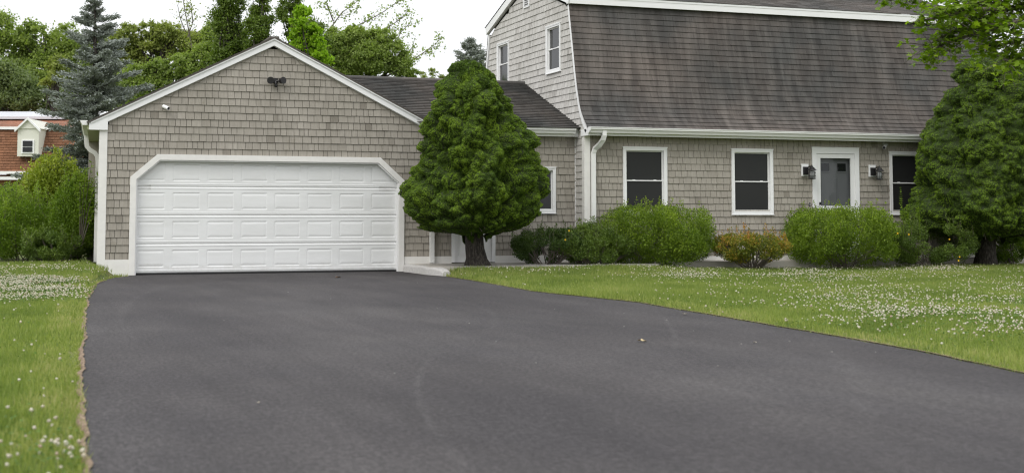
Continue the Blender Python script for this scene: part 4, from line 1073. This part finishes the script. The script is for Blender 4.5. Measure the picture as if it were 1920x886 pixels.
# bushes left of the garage
LG = 'mixed shrubs left of the garage'
shrub('rhododendron', 'tall yellow green bush with reddish tips, topmost of the shrubs left of the garage', 98, 30.5, 74, 296, 'rhodo', 15000, (.085, .030), .05, 70, 90, .20, .22, group=LG, stems=30, open_=.3)
shrub('feathery_shrub', 'bright feathery green bush at the left edge, in front of the tall yellow green bush', 34, 29.4, 96, 368, 'fern', 30000, (.062, .018), .08, 100, 150, .22, .0, group=LG)
shrub('leafy_shrub', 'leafy mid green bush against the garage corner downspout', 142, 29.0, 52, 336, 'fern', 24000, (.055, .022), .10, 84, 110, .20, .0, group=LG, dscale=.9)
shrub('low_bush', 'low dark green bush at the foot of the garage corner', 96, 28.4, 60, 428, 'juniper', 14000, (.05, .018), .10, 46, 50, .1, .0, group=LG)
shrub('far_hedge', 'dark hedge bush under the eave of the brick red neighbouring house', 10, 44, 60, 340, 'yew', 9000, (.09, .04), .1, 50, 10, .1, .0, group=LG)
sp = empty('elder_sapling', at(165, 500, 27.6) * np.array([1, 1, 0]), 'thin sapling with pointed leaves beside the garage downspout', 'sapling')
t = MB(); QS = []
b0 = at(150, 470, 28.6)
for ex, ey in ((172, 305), (182, 330), (160, 318), (186, 372), (150, 340)):
    e = at(ex, ey, 28.2); t.tube([b0, (b0 + e) / 2 + np.array([0, 0, .1]), e], [.014, .009, .003], 5)
    for u in np.linspace(.5, 1, 9):
        c = b0 + (e - b0) * u + np.array([0, 0, .2 * u * (1 - u)]); m = 6; D = rand_dir(m); D[:, 2] *= .4; D = unit(D); QS.append(leaf_mesh(c + D * .06, D, .10, .035, unit(rand_dir(m) * .4 + np.array([0, 0, 1.]))))
t.build('stem', M['twig'], sp); Q = np.concatenate(QS); leaves_obj('foliage', Q, M['fern'], sp, rng.uniform(.3, 1, len(Q)))

# conifers with whorled boughs
def conifer(name, label, px, depth, prof, base_z, mat, trunk_r, n_bough, tuft, group=None, per=46, droop=.12):
    """prof: (py, half width px) from the tip down"""
    k = depth / F_PX; base = at(px, 500, depth); base[2] = base_z; top = at(px, prof[0][0], depth); axis = top.copy()
    r = empty(name, base, label, 'tree', group)
    ys_ = np.array([p[0] for p in prof], float); hw = np.array([p[1] for p in prof], float)
    t = MB(); t.tube([base - np.array([0, 0, .1]), (base + top) / 2, top], [trunk_r, trunk_r * .6, .015], 9)
    QS, TS = [], []
    for i in range(n_bough):
        u = (i + random.random()) / n_bough; y = ys_[0] + (ys_[-1] - ys_[0]) * u ** .8
        h = np.interp(y, ys_, hw) * k * random.uniform(.42, 1.22); a = random.uniform(0, 6.28)
        s = at(px, y - 8 * random.random(), depth); dr = RT * math.cos(a) + np.array([FW[0], FW[1], 0]) * math.sin(a)
        lift = .25 * (1 - u) - droop * u
        e = s + dr * h + np.array([0, 0, h * lift]); m = (s + e) / 2 - np.array([0, 0, h * .06])
        t.tube([s, m, e], [max(.012, .03 * h), .015, .004], 4)
        nt_ = max(10, int(per * h / (1.2)))
        w = rng.random(nt_) ** .65; P_ = s + (e - s) * w[:, None] - np.c_[np.zeros((nt_, 2)), h * .12 * w * (1 - w)]
        side = np.cross(dr, [0, 0, 1]); lat = rng.normal(0, 1, nt_) * h * .20 * (1.1 - w)
        P_ = P_ + side * lat[:, None] + np.c_[np.zeros((nt_, 2)), -np.abs(lat) * .25]
        g = 7; PP = np.repeat(P_, g, 0) + rng.normal(0, tuft * .5, (nt_ * g, 3)) * np.array([1, 1, .6])
        D = unit(dr + rand_dir(nt_ * g) * .8 + np.array([0, 0, .2])); QS.append(leaf_mesh(PP, D, tuft * rng.uniform(.6, 1.2, nt_ * g), tuft * .3)); TS.append(np.clip(np.repeat(rng.normal(.5, .2, nt_), g) + rng.normal(0, .12, nt_ * g), 0, 1))
    Q = np.concatenate(QS); leaves_obj('crown', Q, M[mat], r, np.concatenate(TS)); t.build('trunk', M['bark'], r)
conifer('blue_spruce', 'tall blue grey spruce with layered boughs, left of the garage roof', 178, 34, [(-22, 4), (0, 16), (40, 32), (80, 58), (120, 76), (170, 90), (220, 98), (270, 110), (310, 122), (345, 124), (400, 100)], .1, 'blue', .15, 215, .09, per=95)
conifer('blue_spruce', 'small distant blue grey spruce tip just above the spruce beside the garage', 882, 62, [(76, 3), (92, 16), (110, 26), (130, 30), (200, 40), (400, 60)], 0, 'blue', .14, 300, .16, per=40)

# broadleaf and columnar trees behind the roofs
broadleaf('oak_tree', 'large round crowned green tree at the far left behind the red brown house', 60, 84, [(18, 92, 46, 44), (62, 68, 36, 34), (100, 88, 42, 38), (30, 140, 56, 46), (92, 135, 52, 44), (150, 112, 46, 48), (140, 160, 48, 40), (190, 120, 44, 60), (225, 160, 44, 60), (200, 85, 30, 30), (-10, 60, 40, 50), (130, 70, 34, 30)], 'oak', .35, 60000, 4.4, 40)
broadleaf('willow_tree', 'grey green drooping tree above the roof of the red brown house', 20, 74, [(10, 150, 44, 44), (45, 175, 44, 40), (-15, 190, 40, 40), (85, 190, 40, 34), (20, 215, 60, 24), (120, 205, 40, 30)], 'grey_leaf', .28, 30000, 4.0, 34)
broadleaf('small_maple', 'small yellow green tree between the large tree and the blue spruce', 106, 70, [(104, 124, 26, 20), (98, 150, 22, 20)], 'olive', .15, 6000, 4.0, 26)
broadleaf('olive_tree', 'tall loose olive green tree with sky gaps, between blue spruce and garage roof', 285, 72, [(245, 62, 24, 22), (280, 55, 30, 20), (318, 62, 32, 22), (352, 78, 26, 22), (250, 95, 30, 26), (300, 96, 30, 24), (340, 105, 28, 22), (262, 130, 36, 30), (375, 85, 28, 26), (225, 85, 28, 30), (395, 70, 22, 26), (340, 70, 34, 20), (285, 78, 40, 22)], 'olive', .25, 52000, 4.0, 46, hole=.04)
broadleaf('wild_cherry', 'bushy bright green tree just above the left slope of the garage roof', 330, 50, [(250, 145, 32, 34), (290, 140, 36, 32), (335, 125, 34, 28), (378, 112, 34, 30), (300, 175, 60, 30), (412, 95, 32, 34), (440, 80, 26, 34), (375, 140, 50, 30), (395, 60, 22, 24), (260, 190, 60, 30)], 'oak', .2, 40000, 4.2, 40)
for nm, lab, px, d, prof in (
        ('arborvitae', 'dark columnar evergreen, leftmost of the three behind the garage peak', 434, 46, [(434, -62, 20, 28), (430, -25, 28, 30), (436, 8, 32, 32), (426, 40, 34, 34), (440, 76, 36, 36), (430, 110, 40, 40)]),
        ('arborvitae', 'dark columnar evergreen, middle of the three behind the garage peak', 488, 45, [(490, -30, 12, 22), (488, 0, 18, 24), (490, 28, 23, 26), (486, 56, 26, 28), (488, 90, 30, 34)]),
        ('arborvitae', 'dark columnar evergreen behind the lime green tree at the garage peak', 556, 47, [(540, -40, 18, 30), (548, -5, 24, 28), (545, 25, 26, 28), (560, 50, 34, 30), (590, 60, 26, 36), (560, 90, 40, 36), (600, 90, 26, 36)])):
    broadleaf(nm, lab, px, d, prof, 'holly', .16, 26000, 3.6, 40, group='columnar evergreens behind the garage')
broadleaf('lime_tree', 'young lime green tree just behind the garage peak', 578, 42, [(568, 20, 18, 18), (560, 45, 18, 18), (578, 62, 26, 22), (570, 85, 28, 24), (592, 98, 26, 24), (560, 66, 20, 22), (604, 112, 22, 20)], 'lime', .12, 10000, 5.4, 28)
broadleaf('round_tree', 'broad rounded green tree behind the low wing roof', 690, 50, [(640, 92, 32, 34), (668, 74, 32, 26), (702, 76, 34, 26), (734, 98, 34, 28), (690, 112, 46, 36), (640, 130, 36, 30), (752, 128, 34, 24), (772, 138, 18, 14), (625, 75, 24, 30), (668, 62, 26, 18), (720, 66, 26, 18)], 'oak', .22, 60000, 3.6, 80)
broadleaf('far_tree', 'small pale green tree top seen over the low wing roof', 812, 90, [(806, 140, 20, 12), (835, 148, 20, 12), (925, 108, 14, 14), (910, 125, 16, 14)], 'olive', .15, 5000, 2.6, 40, hole=.2)
# thin tree with long bare boughs reaching right
def bough_tree(name, label, base_px, depth, boughs, mat, leaf_px, dens, trunk_r, lim=.03):
    k = depth / F_PX; base = at(base_px, 400, depth); base[2] = 0
    r = empty(name, base, label, 'tree'); t = MB(); QS = []
    fork = at(*boughs[0][0], depth); t.tube([base, (base + fork) / 2 + np.array([.1, 0, 0]), fork], [trunk_r, trunk_r * .8, trunk_r * .5], 8)
    for pts in boughs:
        P_ = [at(x, y, depth + random.uniform(-.3, .3)) for x, y in pts]; t.tube(P_, list(np.linspace(lim, .008, len(P_))), 6)
        for a, b_ in zip(P_[:-1], P_[1:]):
            L = np.linalg.norm(b_ - a); m = int(L * dens)
            for _ in range(m):
                s = a + (b_ - a) * random.random(); e = s + unit((rand_dir(1)[0] * .8 + (b_ - a) / L * .7 + np.array([0, 0, .25]))[None])[0] * random.uniform(.15, .75); t.tube([s, e], [.009, .003], 4)
                q = random.randint(8, 22); u = rng.random(q)[:, None] ** .6; C = s + (e - s) * u + rng.normal(0, .09, (q, 3)); QS.append(leaf_mesh(C, rand_dir(q), leaf_px * k * 1.3, leaf_px * k * .8))
    Q = np.concatenate(QS); leaves_obj('crown', Q, M[mat], r, rng.random(len(Q))); t.build('trunk', M['twig'], r)
bough_tree('birch_tree', 'thin airy tree with long sparse boughs reaching over the low wing roof', 655, 54,
           [[(632, 80), (668, 50), (715, 25), (770, -12)], [(632, 80), (700, 70), (745, 40), (765, 25)], [(700, 120), (740, 85), (752, 60), (770, 42)], [(720, 140), (770, 115), (800, 95), (828, 72)], [(615, 60), (640, 25), (680, -5)], [(740, 128), (765, 100), (775, 85)], [(625, 40), (612, 5), (625, -20)]], 'oak', 4.2, 7, .09)
bough_tree('sapling_tree', 'very thin sparse sapling sticking above the trees left of the garage peak', 362, 52,
           [[(364, 110), (354, 60), (344, 5), (340, -30)], [(352, 70), (362, 40), (358, 10)], [(348, 60), (338, 35), (333, 10)], [(400, 60), (396, 35), (402, 10)]], 'olive', 3.6, 5, .05, .022)

# overhanging maple at the top right
def maple():
    depth = 21.; k = depth / F_PX; base = at(2190, 440, depth); base[2] = 0
    r = empty('maple_tree', base, 'maple boughs with broad lobed leaves hanging over the right end of the roof', 'tree')
    t = MB(); fork = at(2170, -120, depth); t.tube([base, (base + fork) / 2 + np.array([.05, .05, 0]), fork], [.24, .2, .15], 12)
    boughs = [[(2170, -60), (2020, -20), (1900, 15), (1800, 50), (1735, 88)], [(2170, -80), (1990, -40), (1860, -25), (1760, -10), (1655, 2)],
              [(2100, 30), (1980, 55), (1900, 80), (1830, 92)], [(1900, 15), (1820, 20), (1760, 32), (1712, 42)], [(2120, -60), (1960, 20), (1880, 50), (1800, 72), (1750, 90)],
              [(2020, -20), (1930, -15), (1850, 0), (1790, 20)], [(2120, 60), (2000, 95), (1935, 112), (1880, 112)], [(2100, -130), (1960, -80), (1850, -60)], [(2150, 0), (2010, 40), (1950, 60)]]
    # five-lobed leaf outline
    lf = np.array([(0, -.45), (.10, -.28), (.42, -.30), (.26, -.08), (.50, .16), (.22, .14), (.16, .24), (0, .55), (-.16, .24), (-.22, .14), (-.50, .16), (-.26, -.08), (-.42, -.30), (-.10, -.28)])
    C, Dn = [], []
    for bi, pts in enumerate(boughs):
        P_ = [at(x, y, depth + random.uniform(-.5, .5)) for x, y in pts]; t.tube(P_, list(np.linspace(.045, .008, len(P_))), 6)
        for si, (a, b_) in enumerate(zip(P_[:-1], P_[1:])):
            L = np.linalg.norm(b_ - a); thin = .5 if (si == len(P_) - 2 and bi in (1, 3)) else 1.
            for _ in range(int(L * 46 * thin)):
                s = a + (b_ - a) * random.random(); reach = random.uniform(.12, .55) * (.45 if thin < 1 else 1); e = s + unit((rand_dir(1)[0] + (b_ - a) / L * .6 + np.array([0, 0, -.15]))[None])[0] * reach; t.tube([s, e], [.007, .003], 4)
                for _ in range(random.randint(4, 9)): C.append(s + (e - s) * random.random() ** .5 + rng.normal(0, .06, 3))
    C = np.array(C); n = len(C); X = rand_dir(n); X[:, 2] = X[:, 2] * .5 - .25; X = unit(X); Nn = unit(rand_dir(n) * .55 + np.array([0, 0, 1.])); S = unit(np.cross(X, Nn)); U2 = np.cross(S, X)
    sz = rng.uniform(.075, .135, n)[:, None, None]
    V = C[:, None] + sz * (lf[None, :, 0:1] * S[:, None] + lf[None, :, 1:2] * X[:, None] + (np.abs(lf[None, :, 0:1]) * .35) * U2[:, None] * rng.uniform(-1, .4, (n, 1, 1)))
    V = np.concatenate([V, C[:, None] + sz * 0], 1)         # centre vertex, fan of triangles
    m = len(lf); fan = np.array([(m, i, (i + 1) % m) for i in range(m)])
    Fc = (fan[None] + (np.arange(n) * (m + 1))[:, None, None]).reshape(-1, 3)
    mesh_obj('crown', V.reshape(-1, 3), Fc, M['maple'], r, np.repeat(np.clip(rng.normal(.5, .25, n), 0, 1), m)); t.build('trunk', M['twig'], r, True)
maple()

# ================================================================== NEIGHBOUR'S HOUSE
ND = 66.0
def npt(px, py, back=0.): 
    p = at(px, py, ND); return p + np.array([FW[0], FW[1], 0]) * back
nh = empty('neighbor_house', at(40, 400, ND) * np.array([1, 1, 0]), 'red brown shingled house with a white dormer, far left behind the shrubs', 'house')
HR = np.array([RT[0], RT[1], 0]); HB = np.array([FW[0], FW[1], 0]) / np.linalg.norm([FW[0], FW[1]])
o0 = at(0, 403, ND); kz = ND / F_PX
def nl(u, v, z): return tuple(o0 + HR * u * kz + HB * v + np.array([0, 0, z * kz - .0]))    # u px right, v metres back, z px above eye level
def nprism(mb, u0, u1, pts): mb.loft([[nl(u0, v, z) for v, z in pts], [nl(u1, v, z) for v, z in pts]])
def nmap(u, s, d, a=(-.0, 82), b_=(1.1, 165)):
    k = s; v = a[0] + (b_[0] - a[0]) * k; z = a[1] + (b_[1] - a[1]) * k; return nl(u, v - d, z)
rf, bk = MB(), MB()
shingle_wall(rf, bk, rows_between(0, 1, .062), lambda s: [(-260, 128)], nmap, 7, 13, .4, .05, .01, 0)
lo = rf.build('lower_roof', M['nwall'], nh); bk.build('roof_deck', M['sheath'], lo)
rf, bk = MB(), MB()
shingle_wall(rf, bk, rows_between(0, 1, .09), lambda s: [(-262, 130)], lambda u, s, d: nmap(u, s, d, (1.0, 168), (4.6, 196)), 10, 16, .4, .05, .01, 0)
rf.add([nl(-262, 4.6, 196), nl(130, 4.6, 196), nl(130, 8.6, 165), nl(-262, 8.6, 165)], [(0, 1, 2, 3)])
up_ = rf.build('upper_roof', M['nroof'], nh); bk.build('roof_deck', M['sheath'], up_)
t = MB(); nprism(t, -260, 128, [(.9, 163), (.9, 168), (1.0, 168), (1.0, 163)]); nprism(t, -260, 130, [(-.12, 77), (-.12, 82), (.05, 82), (.05, 77)]); nprism(t, -260, 126, [(-.05, 66), (-.05, 72), (.02, 72), (.02, 66)]); t.build('fascia', M['trim'], nh)
t = MB(); nprism(t, -258, 126, [(.3, -50), (.3, 76), (9.3, 76), (9.3, -50)]); nprism(t, 120, 127, [(.3, 70), (1.1, 163), (4.6, 190), (8.4, 163), (9.2, 70)]); t.build('wall', M['nwall'], nh)
t = MB(); du0, du1 = 30, 70
nprism(t, du0, du1, [(-.05, 110), (-.05, 162), (1.4, 162), (1.4, 110)])
t.loft([[nl(du0 - 3, -.1, 162), nl(du1 + 3, -.1, 162), nl((du0 + du1) / 2, -.1, 181)], [nl(du0 - 3, 2.6, 162), nl(du1 + 3, 2.6, 162), nl((du0 + du1) / 2, 2.6, 181)]])
dm = t.build('dormer', M['siding'], nh)
t = MB()
for a, b_ in (((du0 - 4, 160), (50, 183)), ((du1 + 4, 160), (50, 183))):
    q = [(a[0], a[1]), (b_[0], b_[1]), (b_[0], b_[1] - 4.5), (a[0], a[1] - 4.5)]; t.loft([[nl(u, -.22, z) for u, z in q], [nl(u, -.1, z) for u, z in q]]); t.build('dormer_rake', M['trim'], dm); t = MB()
q = [(38, 115), (62, 115), (62, 141), (38, 141)]
t.loft([[nl(u, -.10, z) for u, z in q], [nl(u, -.05, z) for u, z in q]])
t.build('window_frame', M['trim'], dm)
for za, zb in ((118, 127), (128.5, 139)):
    t = MB(); t.loft([[nl(u, -.13, z) for u, z in [(41, za), (59, za), (59, zb), (41, zb)]], [nl(u, -.1, z) for u, z in [(41, za), (59, za), (59, zb), (41, zb)]]]); t.build('pane', M['glass'], dm)
so = empty('solar_panel', nl(20, 2, 188), 'long solar panel lying along the ridge of the red brown house', 'solar panel')
t = MB(); nprism(t, -200, 78, [(3.30, 190), (3.30, 192), (4.3, 207), (4.3, 204)]); t.build('panel', M['solar'], so)
t = MB(); nprism(t, -200, 78, [(3.20, 189), (3.20, 194), (3.29, 194), (3.29, 189)]); t.build('frame', M['solar'], so)

# ================================================================== SMALL THINGS ON THE DRIVEWAY
def fallen(px, py, size, mat, label, kind='fallen_leaf'):
    p = on_ground(px, py); a = random.uniform(0, 6.28); t = MB(); pts = []
    for q in range(9):
        an = a + q * 2 * math.pi / 9; rr = size * (.55 if q % 2 else 1.) * random.uniform(.7, 1); pts.append((p[0] + rr * math.cos(an), p[1] + rr * math.sin(an), .006 + random.uniform(0, size * .45)))
    c = (p[0], p[1], .012); t.add([c] + pts + [(x, y, z + .003) for x, y, z in pts] + [(c[0], c[1], c[2] + .003)], [(0, 1 + q, 1 + (q + 1) % 9) for q in range(9)] + [(19, 10 + q, 10 + (q + 1) % 9) for q in range(9)])
    o = t.build(kind, mat); tag(o, label, 'leaf')
fallen(1203, 641, .045, M['dead'], 'curled yellow tan leaf lying alone in the middle right of the driveway')
fallen(1284, 590, .038, M['dead_pale'], 'pale leaf scrap on the driveway near the right grass edge')
fallen(633, 521, .06, M['dead_brown'], 'brown leaf lying on the asphalt in front of the garage door')
fallen(485, 757, .012, M['dead_pale'], 'tiny pale leaf scrap on the left foreground of the driveway')
fallen(1415, 643, .018, M['dead_pale'], 'small pale scrap on the driveway under the right grass edge')
g0 = MB(); g0.ball((0, 0, .004), .009, 7, 5, sc3=(1, .8, .6)); src = g0.build('pebble', M['stone'])
spots = [(783, 530), (540, 548), (1040, 579), (820, 578), (1170, 587), (1390, 645), (1642, 660), (1346, 686), (712, 528), (640, 535), (880, 606), (1300, 620), (1480, 640), (1560, 660), (1170, 612), (930, 640), (1005, 680), (740, 700), (620, 560), (1250, 600), (300, 560), (420, 600)]
for i, (px, py) in enumerate(spots):
    o = src if i == 0 else src.copy()
    if i: COL.objects.link(o)
    p = on_ground(px, py); o.location = (p[0], p[1], 0); o.rotation_euler.z = random.uniform(0, 6); o.scale = (random.uniform(.45, 1.0),) * 3
    tag(o, 'tiny pale pebble lying loose on the driveway asphalt', 'pebble', 'pebbles scattered on the driveway')

# ================================================================== LIGHT, SKY, CAMERA
sun_dir = np.array([-.72, -.55, .95]); sun_dir /= np.linalg.norm(sun_dir)      # towards the veiled sun
elev = math.asin(sun_dir[2]); az = math.atan2(sun_dir[0], sun_dir[1])
w = bpy.data.worlds.new('World'); sc.world = w; w.use_nodes = True; nt = w.node_tree; bg = nt.nodes['Background']
sky = N(nt, 'ShaderNodeTexSky', sky_type='NISHITA'); sky.sun_disc = False; sky.sun_elevation = elev; sky.sun_rotation = az; sky.dust_density = 3
nt.links.new(sky.outputs[0], bg.inputs['Color']); bg.inputs['Strength'].default_value = .08
b2 = N(nt, 'ShaderNodeBackground'); tc = N(nt, 'ShaderNodeTexCoord'); cn = noise(nt, 1.6, 5, tc.outputs['Generated'], .55)
cl = ramp(nt, cn, [(.3, (.92, .95, 1.0)), (.7, (1.0, 1.0, 1.0))]); sx = N(nt, 'ShaderNodeSeparateXYZ'); nt.links.new(tc.outputs['Generated'], sx.inputs[0])
lum = mathn(nt, 'MULTIPLY_ADD', mathn(nt, 'MAXIMUM', sx.outputs['Z'], 0.0), 1.10, 1.0); nt.links.new(mix(nt, cl, (1., 1., 1.), 0.0), b2.inputs['Color']); nt.links.new(lum, b2.inputs['Strength']); b2.inputs['Strength'].default_value = 1.0
mx = N(nt, 'ShaderNodeMixShader'); mx.inputs[0].default_value = .9
nt.links.new(bg.outputs[0], mx.inputs[1]); nt.links.new(b2.outputs[0], mx.inputs[2]); nt.links.new(mx.outputs[0], nt.nodes['World Output'].inputs['Surface'])
sd_ = bpy.data.lights.new('sun', 'SUN'); sd_.energy = 1.3; sd_.angle = R(30); sd_.color = (1, .97, .92)
so_ = bpy.data.objects.new('sun', sd_); COL.objects.link(so_)
from mathutils import Vector, Matrix
so_.rotation_euler = Vector(tuple(-sun_dir)).to_track_quat('-Z', 'Y').to_euler()
cd = bpy.data.cameras.new('camera'); co = bpy.data.objects.new('camera', cd); COL.objects.link(co); sc.camera = co
cd.sensor_fit = 'HORIZONTAL'; cd.sensor_width = 36; cd.lens = 36 * F_PX / 1920; cd.shift_y = -(443 - CY) / 1920; cd.clip_end = 2000; cd.clip_start = .1
mw = Matrix.Identity(4)
for i, v in enumerate((RT, UP, -FW)):
    for j in range(3): mw[j][i] = v[j]
mw.translation = Vector(tuple(CAM)); co.matrix_world = mw
cd.dof.use_dof = True; cd.dof.focus_distance = 26.; cd.dof.aperture_fstop = 2.8
sc.view_settings.view_transform = 'Standard'; sc.view_settings.look = 'None'; sc.view_settings.gamma = 1; sc.view_settings.exposure = .06
sc.cycles.use_denoising = True; sc.cycles.denoising_prefilter = 'ACCURATE'; sc.cycles.filter_width = 1.2; sc.cycles.max_bounces = 8; sc.cycles.diffuse_bounces = 4; sc.cycles.transparent_max_bounces = 6
sc.cycles.sample_clamp_indirect = 4
